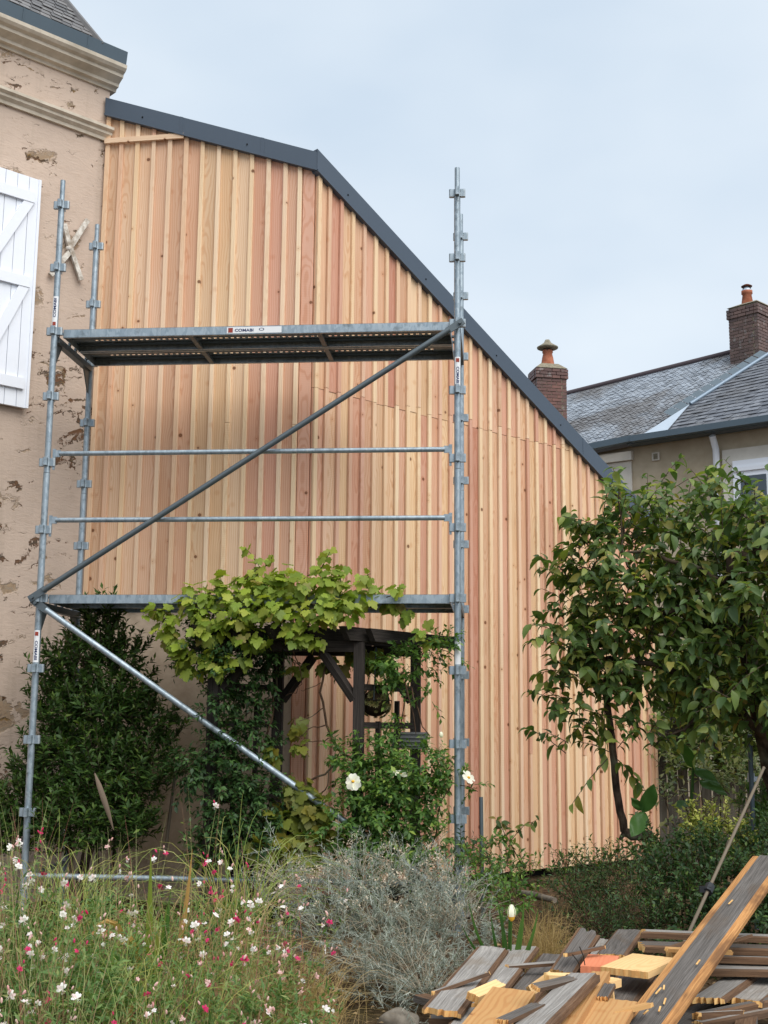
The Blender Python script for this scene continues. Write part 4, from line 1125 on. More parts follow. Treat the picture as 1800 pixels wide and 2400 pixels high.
# odds and ends among the plants
def pot(name, label, p, r, h, material):
    t = thing(name, label, 'pot', p); mb = MB(); mb.lathe(p, [(.001, 0), (r * .72, 0), (r, h), (r * 1.08, h), (r * 1.08, h * 1.06), (r * .94, h * 1.06), (r * .9, h * .85), (.001, h * .85)], 18); mb.build('body', material, t, True)
    s = MB(); s.lathe(p + Z3 * (h * .86), [(.001, .004), (r * .9, 0)], 14); s.build('soil', M_soil, t)
pot('plant_pot', 'dark grey plastic pot among the white flowers', Vector((dep(478, 2200, 7.2).x, dep(478, 2200, 7.2).y, .0)), .075, .16, M_black)
pot('clay_pot', 'small clay pot lost among flower stems', Vector((dep(235, 2200, 7.4).x, dep(235, 2200, 7.4).y, .0)), .08, .13, M_terracotta)
q = at(762, 2076, -.25); mb = MB(); mb.box((q.x, q.y, q.z - .02), .2, .3, .035, Matrix.Rotation(.4, 3, 'Z')); tag(mb.build('rusty_tray', M_rust), 'rusty brown tray beside the silver bush', 'tray')
q = at(865, 2030, .2); mb = MB(); mb.box((q.x, q.y, .12), .055, .03, .5, Matrix.Rotation(.03, 3, 'Y')); tag(mb.build('timber_stub', M_corner), 'upright reddish timber stub at the foot of the arbor', 'timber')
a, b = dep(1215, 2093, 7.2), dep(1300, 2110, 6.9); mb = MB(); mb.tube([a, a.lerp(b, .4) + Vector((0, 0, .006)), b], [.018, .02, .017], 9); tag(mb.build('old_log', bark('grey_log', srgb(78, 70, 62), srgb(112, 103, 92), 20), None, True), 'short grey log lying behind the sword-leaved plant', 'log')
def rock(name, label, p, r, seed):
    rr = random.Random(seed); bm = bmesh.new(); bmesh.ops.create_icosphere(bm, subdivisions=3, radius=1)
    off = Vector((rr.random() * 9, rr.random() * 9, 0))
    from mathutils import noise as mn
    for v in bm.verts:
        k = 1 + .35 * mn.noise(v.co * 1.3 + off) + .12 * mn.noise(v.co * 4 + off); v.co = Vector((v.co.x * r[0] * k, v.co.y * r[1] * k, v.co.z * r[2] * k))
    me = bpy.data.meshes.new(name); bm.to_mesh(me); bm.free(); me.materials.append(M_stonegrey)
    for f in me.polygons: f.use_smooth = True
    o = link(name, me, None, Matrix.Translation(p)); tag(o, label, 'stone')
rock('garden_stone', 'rounded grey stone under the left end of the plank pile', Vector((atz(935, 2385, .05).x, atz(935, 2385, .05).y, .02)), (.09, .07, .07), 1)
rock('garden_stone', 'small grey stone half buried at the bottom of the flowers', Vector((dep(435, 2390, 5.4).x, dep(435, 2390, 5.4).y, .05)), (.10, .08, .06), 2)
# ------------------------------------------------------------------ planting
T_LEAF = leaf_tpl(.46, 4, .28, .14, .45)
T_LEAF2 = leaf_tpl(.48, 4, .40, .2, .45)
T_VINE = vine_tpl()
T_RHOMB = rhomb_tpl(.5, .07, .12)
T_LANCE = rhomb_tpl(.26, .05, .15)
T_LANCEW = rhomb_tpl(.34, .05, .15)
T_NEED = needle_tpl(.10)
def unit(v): return v / np.maximum(np.linalg.norm(v, axis=-1, keepdims=True), 1e-9)
CAMV = np.array(CAM)
def V3(p): return np.array([p[0], p[1], p[2]], dtype=float)
def inside(c, r, n, sq=(1, 1, 1)):
    d = rdir(n); k = RNG.random(n) ** (1 / 2.2)
    return c + d * (k * r)[:, None] * np.array(sq), d
def twig_leaves(lobes, dens, tlen, nleaf, lsize, up=.4, droop=.45, spread=.8, jitter=.35, out=.7):
    """leafy shoots filling a set of (centre, radius) lobes -> positions, axes, normals, sizes and shoot polylines"""
    P, D, N, S, tw = [], [], [], [], []
    for c, r in lobes:
        n = max(2, int(dens * r * r))
        b, d = inside(np.array(c), r * .8, n)
        td = unit(d * out + np.array([0, 0, up]) + RNG.normal(size=(n, 3)) * jitter)
        for i in range(n):
            L = RNG.uniform(*tlen); k = RNG.integers(nleaf[0], nleaf[1] + 1)
            bend = np.array([0, 0, -droop * .5]) * L
            t = (np.arange(k) + 1) / k
            pts = b[i] + td[i] * (L * t)[:, None] + bend * (t ** 2)[:, None]
            side = unit(np.cross(td[i], np.array([RNG.normal() * .3, RNG.normal() * .3, 1.])))
            ph = RNG.random() * 6.28
            other = np.cross(td[i], side)
            a = ph + np.arange(k) * 2.4
            sd = side * np.cos(a)[:, None] + other * np.sin(a)[:, None] * .6
            ld = unit(sd * spread + td[i] * .55 + np.array([0, 0, -droop]) + RNG.normal(size=(k, 3)) * .18)
            P.append(pts); D.append(ld); N.append(unit(np.array([0, 0, 1.]) + RNG.normal(size=(k, 3)) * .35 + d[i] * .4)); S.append(RNG.uniform(*lsize, size=k) * (1 - .25 * t * (RNG.random() < .5)))
            tw.append((b[i], b[i] + td[i] * L * .5 + bend * .25, pts[-1]))
    return np.concatenate(P), np.concatenate(D), np.concatenate(N), np.concatenate(S), tw
def twigs_part(root, tw, r, material, name='twigs'):
    """thin three-sided shoots, joined"""
    A = np.array([[V3(p) for p in t] for t in tw]); n, k, _ = A.shape
    d = unit(A[:, -1] - A[:, 0]); x = unit(np.cross(d, np.array([.3, .2, 1.]))); y = np.cross(d, x)
    ring = [x * math.cos(a) + y * math.sin(a) for a in (0, 2.09, 4.19)]
    V = np.stack([np.stack([A[:, i] + ring[j] * r * (1 - .5 * i / (k - 1)) for j in range(3)], 1) for i in range(k)], 1).reshape(n, k * 3, 3)
    f = np.array([(3 * i + j, 3 * i + (j + 1) % 3, 3 * i + 3 + (j + 1) % 3, 3 * i + 3 + j) for i in range(k - 1) for j in range(3)])
    F = (f[None] + (np.arange(n) * k * 3)[:, None, None]).reshape(-1, 4)
    b = V3(base_of(root)); o = link(name, np_mesh(name, V.reshape(-1, 3) - b, F, material), root, Matrix.Translation(base_of(root))); o['kind'] = 'stuff'
    return o
def foliage_part(root, tpl, P, D, N, S, material, singles=0, name='foliage', leafname='leaf', smooth=False):
    R = frames(D, N)
    if singles:
        x = ((P - CAMV) @ V3(_r)) / ((P - CAMV) @ V3(_f)) * F_PX + 900
        vis = (x > 0) & (x < 1800)
        score = np.linalg.norm(P - CAMV, axis=1) - .8 * S / S.mean() * .1 + (~vis) * 100
        idx = np.argsort(score)[:singles]
        mes = []
        for k in range(3):
            v = tpl[0].copy(); v[:, 2] += (k - 1) * .12 * v[:, 1] ** 2 + (k - 1) * .1 * v[:, 0]; mes.append(np_mesh(leafname, v, tpl[1], material, smooth))
        for q, i in enumerate(idx): link(leafname, mes[q % 3], root, mat4(R[i], P[i], S[i]))
        keep = np.ones(len(P), bool); keep[idx] = False
        P, R, S = P[keep], R[keep], S[keep]
    if len(P):
        V, F = scatter(tpl, P, R, S); b = V3(base_of(root))
        o = link(name, np_mesh(name, V - b, F, material, smooth), root, Matrix.Translation(base_of(root))); o['kind'] = 'stuff'
def limb(root, name, pts, r0, r1, material, n=8, wob=.01):
    pts = [Vector(p) for p in pts]; out = []; rad = []
    m = len(pts) - 1
    for i in range(m):
        for t in (0, .34, .67):
            p = pts[i].lerp(pts[i + 1], t); out.append(p + Vector(RNG.normal(size=3)) * wob * (0 if i == 0 and t == 0 else 1)); rad.append(r0 + (r1 - r0) * (i + t) / m)
    out.append(pts[-1]); rad.append(r1)
    mb = MB(); mb.tube(out, rad, n); return mb.build(name, material, root, True)

# ---- fruit tree on the right
tb = dep(1850, 1800, 8.6); tb.z = 0
tree = thing('fruit_tree', 'spreading fruit tree with dark drooping leaves in front of the timber wall', 'tree', tb)
limb(tree, 'trunk', [tb - Z3 * .1, dep(1825, 1850, 8.6), dep(1795, 1730, 8.55), dep(1770, 1600, 8.5), dep(1745, 1500, 8.5)], .10, .055, M_bark, 10, .012)
for pts, a, b in (
    ([dep(1795, 1720, 8.5), dep(1700, 1640, 8.5), dep(1640, 1600, 8.5), dep(1540, 1560, 8.45), dep(1420, 1540, 8.5)], .045, .012),
    ([dep(1745, 1500, 8.5), dep(1680, 1450, 8.4), dep(1600, 1425, 8.35), dep(1555, 1440, 8.35), dep(1440, 1400, 8.4)], .045, .01),
    ([dep(1745, 1500, 8.5), dep(1745, 1380, 8.3), dep(1760, 1300, 8.25), dep(1715, 1300, 8.25), dep(1700, 1365, 8.25), dep(1620, 1325, 8.3)], .05, .018),
    ([dep(1760, 1300, 8.25), dep(1810, 1265, 8.3), dep(1900, 1200, 8.4)], .035, .02),
    ([dep(1760, 1310, 8.25), dep(1790, 1250, 8.3), dep(1785, 1200, 8.3)], .03, .012),
    ([dep(1770, 1600, 8.5), dep(1870, 1500, 8.5), dep(2000, 1420, 8.5)], .05, .02),
    ([dep(1620, 1325, 8.3), dep(1540, 1300, 8.4), dep(1460, 1290, 8.5), dep(1450, 1130, 8.55)], .016, .006),
    ([dep(1485, 1345, 8.4), dep(1460, 1260, 8.4), dep(1452, 1130, 8.4)], .008, .004),
    ([dep(1700, 1640, 8.5), dep(1640, 1660, 8.4), dep(1608, 1705, 8.3), dep(1560, 1720, 8.2)], .02, .006)):
    limb(tree, 'limb', pts, a, b, M_bark, 7, .012)
limb(tree, 'side_stem', [dep(1550, 2050, 8.75), dep(1540, 1985, 8.75), dep(1520, 1958, 8.75), dep(1480, 1962, 8.7), dep(1464, 1945, 8.7), dep(1450, 1880, 8.7), dep(1440, 1790, 8.68), dep(1430, 1700, 8.65), dep(1418, 1620, 8.6), dep(1430, 1540, 8.5)], .034, .022, M_bark, 9, .004)
st = MB(); st.tube([dep(1464, 1950, 8.7), dep(1453, 1968, 8.68)], [.02, .012], 7); st.build('stub', M_bark, tree, True)
lob = [(1330, 1320, 8.6, .24), (1400, 1230, 8.5, .27), (1370, 1410, 8.5, .33), (1335, 1530, 8.5, .30), (1450, 1330, 8.5, .38), (1430, 1490, 8.4, .38), (1480, 1610, 8.4, .30), (1395, 1590, 8.5, .26), (1550, 1250, 8.6, .36),
       (1560, 1410, 8.4, .42), (1590, 1540, 8.3, .40), (1680, 1220, 8.6, .34), (1700, 1390, 8.4, .44), (1720, 1560, 8.2, .42), (1790, 1150, 8.7, .22), (1820, 1290, 8.5, .42), (1850, 1470, 8.3, .46), (1860, 1630, 8.2, .40),
       (1770, 1690, 8.2, .24), (1500, 1200, 8.6, .2), (1640, 1660, 8.3, .22), (2020, 1330, 8.6, .6), (2020, 1580, 8.5, .6), (1330, 1760, 8.3, .13), (1425, 1760, 8.2, .14), (1510, 1745, 8.2, .15), (1305, 1480, 8.5, .17), (1315, 1640, 8.45, .16), (1330, 1570, 8.5, .2), (1345, 1690, 8.45, .15), (1400, 1680, 8.5, .15), (1790, 1240, 8.05, .26), (1770, 1380, 7.95, .28), (1830, 1350, 8.0, .3), (1790, 1520, 7.95, .28), (1740, 1640, 8.0, .22), (1700, 1280, 8.1, .22), (1660, 1690, 8.1, .14), (1790, 1660, 8.0, .2), (1600, 1300, 8.9, .5), (1650, 1500, 8.9, .5), (1480, 1450, 8.8, .4),
       (1275, 1330, 8.5, .06), (1290, 1640, 8.5, .10), (1270, 1590, 8.5, .06), (1640, 1150, 8.6, .12), (1455, 1150, 8.45, .10), (1540, 1130, 8.6, .07)]
L_ = [(V3(dep(a + (26 if a < 1400 else 8), b, c)), r * .86) for a, b, c, r in lob]
P, D, N, S, tw = twig_leaves(L_, 295, (.12, .36), (6, 11), (.06, .135), up=.55, droop=.42, spread=.75)
foliage_part(tree, T_LEAF2, P, D, N, S, M_tree, 300, smooth=True)
twigs_part(tree, tw, .004, M_bark)

# ---- tall dark shrub at the left
lob = [(235, 1470, .5, .17), (195, 1550, .45, .25), (285, 1550, .5, .20), (150, 1670, .4, .27), (260, 1670, .4, .30), (345, 1700, .5, .20), (120, 1790, .3, .29), (230, 1810, .3, .33), (335, 1830, .4, .24), (70, 1900, .3, .24), (160, 1930, .2, .32), (280, 1940, .3, .28), (395, 1740, .55, .08), (10, 1960, .2, .22), (110, 1600, .4, .10), (320, 1620, .5, .08), (430, 1700, .5, .05)]
L_ = [(V3(at(a, b, c)), r) for a, b, c, r in lob]
sb = at(210, 1950, .35); sb.z = 0
shrub = thing('evergreen_shrub', 'tall dark evergreen shrub behind the left front scaffold leg', 'shrub', sb)
for i in range(9):
    q = L_[i % 8][0]; limb(shrub, 'stem', [sb + Vector((RNG.uniform(-.15, .15), RNG.uniform(-.1, .1), -.05)), sb.lerp(Vector(q), .5) + Vector((RNG.uniform(-.05, .05), 0, 0)), Vector(q)], .014, .005, M_bark, 6, .01)
P, D, N, S, tw = twig_leaves(L_, 1600, (.10, .22), (14, 20), (.045, .08), up=1.0, droop=.0, spread=.75, jitter=.3)
foliage_part(shrub, T_LANCEW, P, D, N, S, M_shrub); twigs_part(shrub, tw, .003, M_bark)

# ---- grape vine over the arbor
vine = thing('grape_vine', 'bright yellow-green grape vine mounded over the arbor and lower deck', 'vine', LF)
lob = [(455, 1405, .0, .13), (525, 1385, .0, .14), (600, 1370, .0, .15), (680, 1365, -.05, .15), (760, 1360, 0, .14), (840, 1385, .05, .12), (560, 1440, -.1, .16), (660, 1430, -.12, .17), (745, 1430, -.1, .15), (480, 1465, -.05, .15), (420, 1510, 0, .08),
       (500, 1540, 0, .10), (905, 1395, .1, .09), (955, 1440, .1, .05), (990, 1480, .05, .04), (1005, 1500, .05, .03), (390, 1480, .0, .08), (440, 1545, -.05, .09), (520, 1560, -.08, .09), (630, 1400, .3, .2), (365, 1435, 0, .055), (810, 1420, -.05, .13), (925, 1420, .15, .05), (590, 1490, -.1, .12), (690, 1490, -.12, .10), (560, 1545, -.05, .07), (400, 1440, .0, .07), (740, 1500, -.05, .09), (450, 1570, 0, .05), (800, 1340, .0, .06)]
L_ = [(V3(at(a, b, c)), r) for a, b, c, r in lob]
P, D, N, S, tw = [], [], [], [], []
for c, r in L_:
    n = max(4, int(2500 * r * r)); p, d = inside(c, r, n, (1.15, 1, .9))
    P.append(p); S.append(RNG.uniform(.045, .105, n))
    D.append(unit(d * .6 + np.array([0, -.25, -.75]) + RNG.normal(size=(n, 3)) * .45)); N.append(unit(d * .7 + np.array([0, -.55, .75]) + RNG.normal(size=(n, 3)) * .3))
# long shoots reaching above the mound
for pts in ([(560, 1370), (610, 1330), (590, 1300), (575, 1285)], [(720, 1350), (755, 1330), (770, 1300), (778, 1285)], [(840, 1370), (850, 1350), (870, 1345)], [(905, 1400), (930, 1385), (945, 1378)], [(400, 1440), (360, 1430), (335, 1440)], [(600, 1350), (628, 1320), (640, 1300)]):
    q = [at(a, b, -.02) for a, b in pts]; limb(vine, 'shoot', q, .004, .002, M_twig, 5, .004)
    for k in range(7):
        t = RNG.uniform(.3, 1.0) * (len(q) - 1); i = min(int(t), len(q) - 2); p = q[i].lerp(q[i + 1], t - i)
        P.append(V3(p)[None] + RNG.normal(size=(1, 3)) * .02); D.append(unit(RNG.normal(size=(1, 3)) * .6 + np.array([[0, -.2, -.6]]))); N.append(unit(np.array([[0, -.9, .5]]) + RNG.normal(size=(1, 3)) * .4)); S.append(RNG.uniform(.05, .085, 1))
P, D, N, S = map(np.concatenate, (P, D, N, S))
foliage_part(vine, T_VINE, P, D, N, S, M_vine, 300)
lob = [(700, 1850, .0, .10), (660, 1930, 0, .13), (740, 1900, -.05, .12), (640, 1770, .1, .06), (700, 1990, -.1, .15), (620, 1990, -.1, .12), (780, 1960, -.05, .08), (700, 1750, .1, .05), (760, 1550, .2, .06), (700, 1570, .1, .05), (790, 1560, .3, .05), (840, 1530, .35, .08), (880, 1540, .35, .07), (690, 1700, .15, .05)]
L_ = [(V3(at(a, b, c)), r) for a, b, c, r in lob]
P, D, N, S = [], [], [], []
for c, r in L_:
    n = max(3, int(4200 * r * r)); p, d = inside(c, r, n)
    P.append(p); S.append(RNG.uniform(.06, .11, n)); D.append(unit(d * .6 + np.array([0, -.2, -.7]) + RNG.normal(size=(n, 3)) * .45)); N.append(unit(d * .6 + np.array([0, -.7, .5]) + RNG.normal(size=(n, 3)) * .3))
foliage_part(vine, T_VINE, *map(np.concatenate, (P, D, N, S)), M_vine2, 0, 'lower_foliage')
for pts, a, b in (([(840, 1785, .25), (800, 1765, .2), (762, 1700, .18), (752, 1620, .15), (765, 1560, .15), (740, 1500, .1)], .010, .007), ([(760, 1990, .1), (735, 1880, .1), (715, 1830, .12), (760, 1815, .15), (800, 1770, .2)], .010, .007),
                  ([(620, 1740, .3), (640, 1660, .3), (648, 1590, .25), (640, 1520, .2)], .008, .005), ([(762, 1700, .18), (720, 1710, .15), (690, 1740, .12)], .005, .002), ([(756, 1660, .18), (730, 1680, .12), (700, 1690, .1)], .004, .002), ([(770, 1730, .18), (735, 1740, .1), (690, 1725, .1)], .004, .002), ([(752, 1600, .15), (720, 1615, .1), (705, 1618, .1)], .003, .0015),
                  ([(680, 1500, .0), (700, 1560, -.02), (710, 1590, .0), (695, 1620, .05), (670, 1630, .08)], .004, .002), ([(715, 1830, .12), (740, 1880, .1), (765, 1850, .1), (770, 1810, .12)], .006, .003)):
    limb(vine, 'cane', [at(*p) for p in pts], a, b, M_twig, 6, .006)

# ---- jasmine on the left side of the arbor
jas = thing('jasmine_climber', 'dark glossy climber covering the left side of the arbor', 'climber', LF + Vector((.1, .2, 0)))
lob = [(500, 1500, .2, .12), (570, 1490, .25, .12), (640, 1500, .3, .10), (610, 1560, .3, .09), (560, 1630, .3, .09), (520, 1620, .2, .09), (545, 1720, .15, .10), (600, 1650, .35, .09), (480, 1790, .05, .13), (560, 1800, .0, .14), (540, 1890, .0, .18), (620, 1870, .05, .15), (600, 1960, -.05, .18), (450, 1810, .05, .10), (500, 1970, .0, .15), (680, 1470, .3, .08), (440, 1540, .2, .06), (420, 1790, .05, .05), (570, 1560, .3, .1), (660, 1960, .0, .12), (505, 1560, .0, .08), (500, 1660, .0, .08), (510, 1740, .0, .09), (620, 1590, .2, .08), (640, 1530, .1, .08), (540, 1500, .0, .1), (470, 1500, .05, .09), (620, 1750, .2, .08), (590, 1700, .1, .08)]
L_ = [(V3(at(a, b, c)), r * 1.22) for a, b, c, r in lob]
P, D, N, S, tw = twig_leaves(L_, 2000, (.08, .18), (9, 14), (.036, .06), up=.2, droop=.35, spread=.9)
foliage_part(jas, T_RHOMB, P, D, N, S, M_jas); twigs_part(jas, tw, .0022, M_twig)

# ---- rose on the right side of the arbor
rose = thing('climbing_rose', 'light green climbing rose with single cream flowers on the arbor', 'rose', RF + Vector((.15, -.1, 0)))
lob = [(945, 1545, .2, .09), (1010, 1525, .1, .08), (880, 1560, .25, .08), (1055, 1530, .05, .055), (1000, 1560, .1, .07), (860, 1760, .0, .10), (930, 1755, .1, .12), (1000, 1790, .0, .11), (900, 1840, 0, .15), (835, 1850, -.05, .11), (985, 1880, 0, .14), (860, 1940, -.08, .15), (1060, 1820, 0, .06), (1105, 1845, 0, .035), (960, 1985, -.1, .14), (790, 1760, .05, .06), (940, 1930, -.05, .15), (1040, 1960, -.05, .06), (800, 2000, -.1, .1), (1050, 1505, .0, .04), (930, 1590, .2, .06), (1005, 1640, .05, .045), (920, 1575, .15, .09), (870, 1900, -.12, .14), (950, 1830, -.08, .13), (820, 1800, .0, .09), (1020, 1850, -.05, .10), (780, 1930, -.1, .1), (880, 2000, -.15, .14), (1150, 1985, -.1, .05)]
L_ = [(V3(at(a, b, c)), r * 1.22) for a, b, c, r in lob]
P, D, N, S, tw = twig_leaves(L_, 1900, (.08, .17), (7, 11), (.038, .064), up=.2, droop=.3, spread=.9, jitter=.5)
foliage_part(rose, T_RHOMB, P, D, N, S, M_rose); twigs_part(rose, tw, .0022, M_rose)
for pts in ([(870, 2040, .1), (880, 1900, .05), (930, 1750, .12), (960, 1600, .15), (1000, 1510, .1), (1070, 1540, .02)], [(990, 2050, -.05), (1020, 1950, -.05), (1035, 1880, -.05), (1060, 1830, 0), (1120, 1855, 0)], [(890, 2040, 0), (860, 1950, -.05), (840, 1850, -.05), (800, 1760, .05)], [(965, 1610, .12), (985, 1680, .05), (1005, 1740, .03)], [(950, 1600, .1), (975, 1720, .05)]):
    limb(rose, 'cane', [at(*p) for p in pts], .006, .0025, M_twig, 6, .008)
def rose_flower(p, face, s, npet=5):
    """five broad petals round a yellow boss"""
    face = Vector(face).normalized(); x = face.cross(Vector((.2, .1, 1))).normalized(); y = face.cross(x)
    fl = MB(); fl.ball(p + face * .008, .011 * s / .055, 8, 5, .8); f = fl.build('flower', M_stamen, rose, True)
    for i in range(npet):
        a = 2 * math.pi * i / npet + RNG.uniform(-.2, .2); e = x * math.cos(a) + y * math.sin(a); w = face.cross(e)
        L = s * RNG.uniform(.85, 1.1); t = MB(); cols = [(0, .1), (.4, .42), (.75, .55), (1, .34)]
        for q, ww in cols:
            up = face * (L * (.08 + .28 * q - .30 * q * q))
            for k in (-1, -.5, 0, .5, 1): t.v.append(p + e * (L * (q - (.08 if (q == 1 and k == 0) else 0))) + w * (L * ww * k) + up + face * (L * .07 * k * k))
        for r_ in range(3):
            for k in range(4): b = r_ * 5 + k; t.f.append([b, b + 1, b + 6, b + 5]); t.mi.append(0)
        t.build('petal', M_rosep, f, True)
rose_flower(at(828, 1832, -.18), (-.15, -.95, .2), .058)
rose_flower(at(938, 1815, -.15), (.2, -.35, .9), .056)
rose_flower(at(1097, 1824, -.06), (.5, -.5, .55), .055, 4)
t = MB(); t.ball(at(1034, 1722, -.02), .014, 8, 6, 1.5); t.build('bud', M_rosep, rose, True)
t = MB(); t.ball(at(988, 1820, -.1), .011, 8, 6, 1.); t.build('bud', M_stamen, rose, True)
# ---- silver bush in the middle
def bushlobes(l): return [(V3(dep(a, b, c)), r) for a, b, c, r in l]
sil_b = dep(880, 2300, 6.5); sil_b.z = 0
sil = thing('silver_bush', 'sprawling silver-grey bush with dry flower heads in the centre foreground', 'bush', sil_b)
lob = bushlobes([(740, 2110, 6.6, .20), (850, 2080, 6.6, .24), (960, 2090, 6.6, .24), (1050, 2110, 6.6, .2), (800, 2190, 6.3, .27), (910, 2190, 6.3, .28), (1020, 2200, 6.3, .24), (960, 2290, 6.0, .2), (880, 2270, 6.1, .2), (670, 2070, 6.9, .1), (1000, 2330, 5.8, .12), (1090, 2170, 6.4, .14), (1125, 2215, 6.2, .10), (1060, 2270, 6.1, .12), (640, 2110, 6.8, .08), (700, 2180, 6.5, .15), (660, 1990, 7.0, .05), (790, 2020, 6.8, .1), (930, 2360, 5.7, .09)])
P, D, N, S, tw = twig_leaves(lob, 1350, (.07, .24), (24, 36), (.018, .034), up=.7, droop=0.1, spread=.75, jitter=.65, out=.6)
foliage_part(sil, T_NEED, P, D, N, S * 1.15, M_silver); twigs_part(sil, tw, .0018, M_silver)
sil_tw = []
for i in range(620):
    c, r = lob[RNG.integers(0, 12)]; d = rdir(1)[0]; d[2] = abs(d[2]) * .6; p0 = c + d * r * .6; p2 = p0 + d * RNG.uniform(.08, .24) + np.array([RNG.normal() * .05, 0, RNG.uniform(-.05, .08)])
    sil_tw.append((p0, (p0 + p2) / 2 + np.array([0, 0, .03]) + RNG.normal(size=3) * .015, p2))
twigs_part(sil, sil_tw, .0018, M_drytwig, 'dry_twigs')
hp = []
for i in range(130):
    c, r = lob[[0, 1, 2, 3, 14, 4, 5, 6][RNG.integers(0, 8)]]; q = c + np.array([RNG.normal() * r * .5, RNG.uniform(-r, 0), r * RNG.uniform(.6, 1.15)])
    for k in range(RNG.integers(6, 14)): hp.append(q + RNG.normal(size=3) * .013)
hp = np.array(hp); foliage_part(sil, T_RHOMB, hp, rdir(len(hp)), rdir(len(hp)), RNG.uniform(.007, .016, len(hp)), M_dryflower, 0, 'dry_flower_heads')
for i in range(14):
    c = lob[i % 8][0]; limb(sil, 'stem', [sil_b + Vector((RNG.normal() * .12, RNG.normal() * .1, -.02)), sil_b.lerp(Vector(c), .55) + Vector((0, 0, -.04)), Vector(c)], .008, .003, M_drytwig, 5, .02)

# ---- fine grasses
def blades(root, name, bases, tips, mids, w, material, single=False):
    """thin curved blades, quadratic curves, tapering"""
    n = len(bases); k = 9; t = np.linspace(0, 1, k)
    A = bases[:, None] * ((1 - t) ** 2)[None, :, None] + mids[:, None] * (2 * t * (1 - t))[None, :, None] + tips[:, None] * (t ** 2)[None, :, None]
    d = unit(tips - bases); x = unit(np.cross(d, unit(CAMV - bases)) + RNG.normal(size=(n, 3)) * .25)
    wd = (np.asarray(w) * np.ones(n))[:, None] * (1 - .85 * t ** 1.5)[None]
    V = np.stack([A - x[:, None] * wd[..., None] / 2, A + x[:, None] * wd[..., None] / 2], 2).reshape(n, k * 2, 3)
    f = np.array([(2 * i, 2 * i + 1, 2 * i + 3, 2 * i + 2) for i in range(k - 1)])
    F = (f[None] + (np.arange(n) * 2 * k)[:, None, None]).reshape(-1, 4); b = V3(base_of(root))
    o = link(name, np_mesh(name, V.reshape(-1, 3) - b, F, material), root, Matrix.Translation(base_of(root))); o['kind'] = 'stuff'; return o
def tuft(name, label, cat, p, n, h, spread, w, material, lean=(0, 0, 0), arch=.5, group=None, rad=.06):
    p = Vector((p.x, p.y, 0)); root = thing(name, label, cat, p, group)
    b = V3(p) + np.stack([RNG.normal(size=n) * rad, RNG.normal(size=n) * rad, np.zeros(n)], 1)
    a = RNG.random(n) * 6.283; L = RNG.uniform(h[0], h[1], n); sp = spread * RNG.random(n) ** .6
    out = np.stack([np.cos(a), np.sin(a), np.zeros(n)], 1) * sp[:, None] + np.array(lean)
    tips = b + out + np.array([0, 0, 1.]) * (L * (1 - arch * sp / max(spread, .01)))[:, None]
    mids = b + out * .28 + np.array([0, 0, 1.]) * (L * RNG.uniform(.9, 1.15, n))[:, None]
    blades(root, 'blades', b, tips, mids, w, material); return root
tuft('blond_grass', 'soft blond feather grass at the foot of the timber wall', 'grass', dep(1275, 2200, 6.9), 420, (.25, .5), .34, .0022, M_straw, (.02, -.05, 0), .75)
tuft('arching_grass', 'fountain of long arching yellow-green stems behind the white flowers', 'grass', dep(560, 2230, 6.5), 130, (.6, 1.10), 1.0, .0040, M_grass, (.05, 0, 0), .72, rad=.07)
tuft('arching_grass', 'fountain of thin arching stems before the left scaffold leg', 'grass', dep(170, 2230, 6.7), 120, (.55, 1.0), .85, .0036, M_grass, (.03, 0, 0), .72, rad=.09)
tuft('arching_grass', 'thin straw-green arching stems along the bottom left', 'grass', dep(260, 2380, 5.0), 110, (.4, .75), .7, .0030, M_grass, (.05, 0, 0), .6, rad=.2)
tuft('arching_grass', 'thin arching stems in the middle of the flower bed', 'grass', dep(450, 2330, 5.7), 90, (.5, .85), .8, .0030, M_straw, (.05, 0, 0), .65, rad=.15)
tuft('dry_grass', 'straw-coloured dry grass between the flowers and the silver bush', 'grass', dep(700, 2390, 5.5), 420, (.18, .46), .30, .0022, M_straw, (.05, 0, 0), .5, rad=.1)
tuft('dry_grass', 'brownish dry grass tuft at the bottom middle of the flowers', 'grass', dep(560, 2430, 5.3), 320, (.18, .45), .28, .0022, M_straw, (0, 0, 0), .5, rad=.12)
# a few single long stems against the wall
# ---- sword-leaved plants
def sword(root, base, tip, w, material, bend=.05, name='leaf'):
    base = Vector(base); tip = Vector(tip); d = tip - base; side = d.cross(Vector((0, -1, 0))).normalized()
    mb = MB(); k = 8
    for i in range(k + 1):
        t = i / k; p = base.lerp(tip, t) + side * bend * math.sin(math.pi * t) + Vector((0, -.02 * math.sin(math.pi * t), 0)); ww = w * (1 - .95 * t ** 3) * (.75 + .25 * math.sin(math.pi * t))
        mb.v += [p - side * ww / 2, p + Vector((0, -ww * .12, 0)), p + side * ww / 2]
        if i: b = 3 * i; mb.f += [[b - 3, b - 2, b + 1, b], [b - 2, b - 1, b + 2, b + 1]]; mb.mi += [0, 0]
    return mb.build(name, material, root, True)
ib = dep(360, 2330, 5.6); ib.z = 0
iris = thing('sword_leaf_plant', 'tall yellowing sword-leaved plant among the white flowers', 'plant', ib)
for a, b, w, m_, bd in (((345, 2300), (354, 1996), .040, M_iris, .005), ((370, 2280), (451, 1990), .030, M_dead, .03), ((380, 2250), (392, 2120), .03, M_iris, -.01), ((360, 2280), (400, 2085), .034, M_irisd, .01), ((335, 2290), (322, 2140), .03, M_iris, -.01), ((365, 2260), (372, 2150), .03, M_iris, .0)):
    sword(iris, dep(a[0], a[1] + 120, 5.6), dep(*b, 5.55), w, m_, bd)
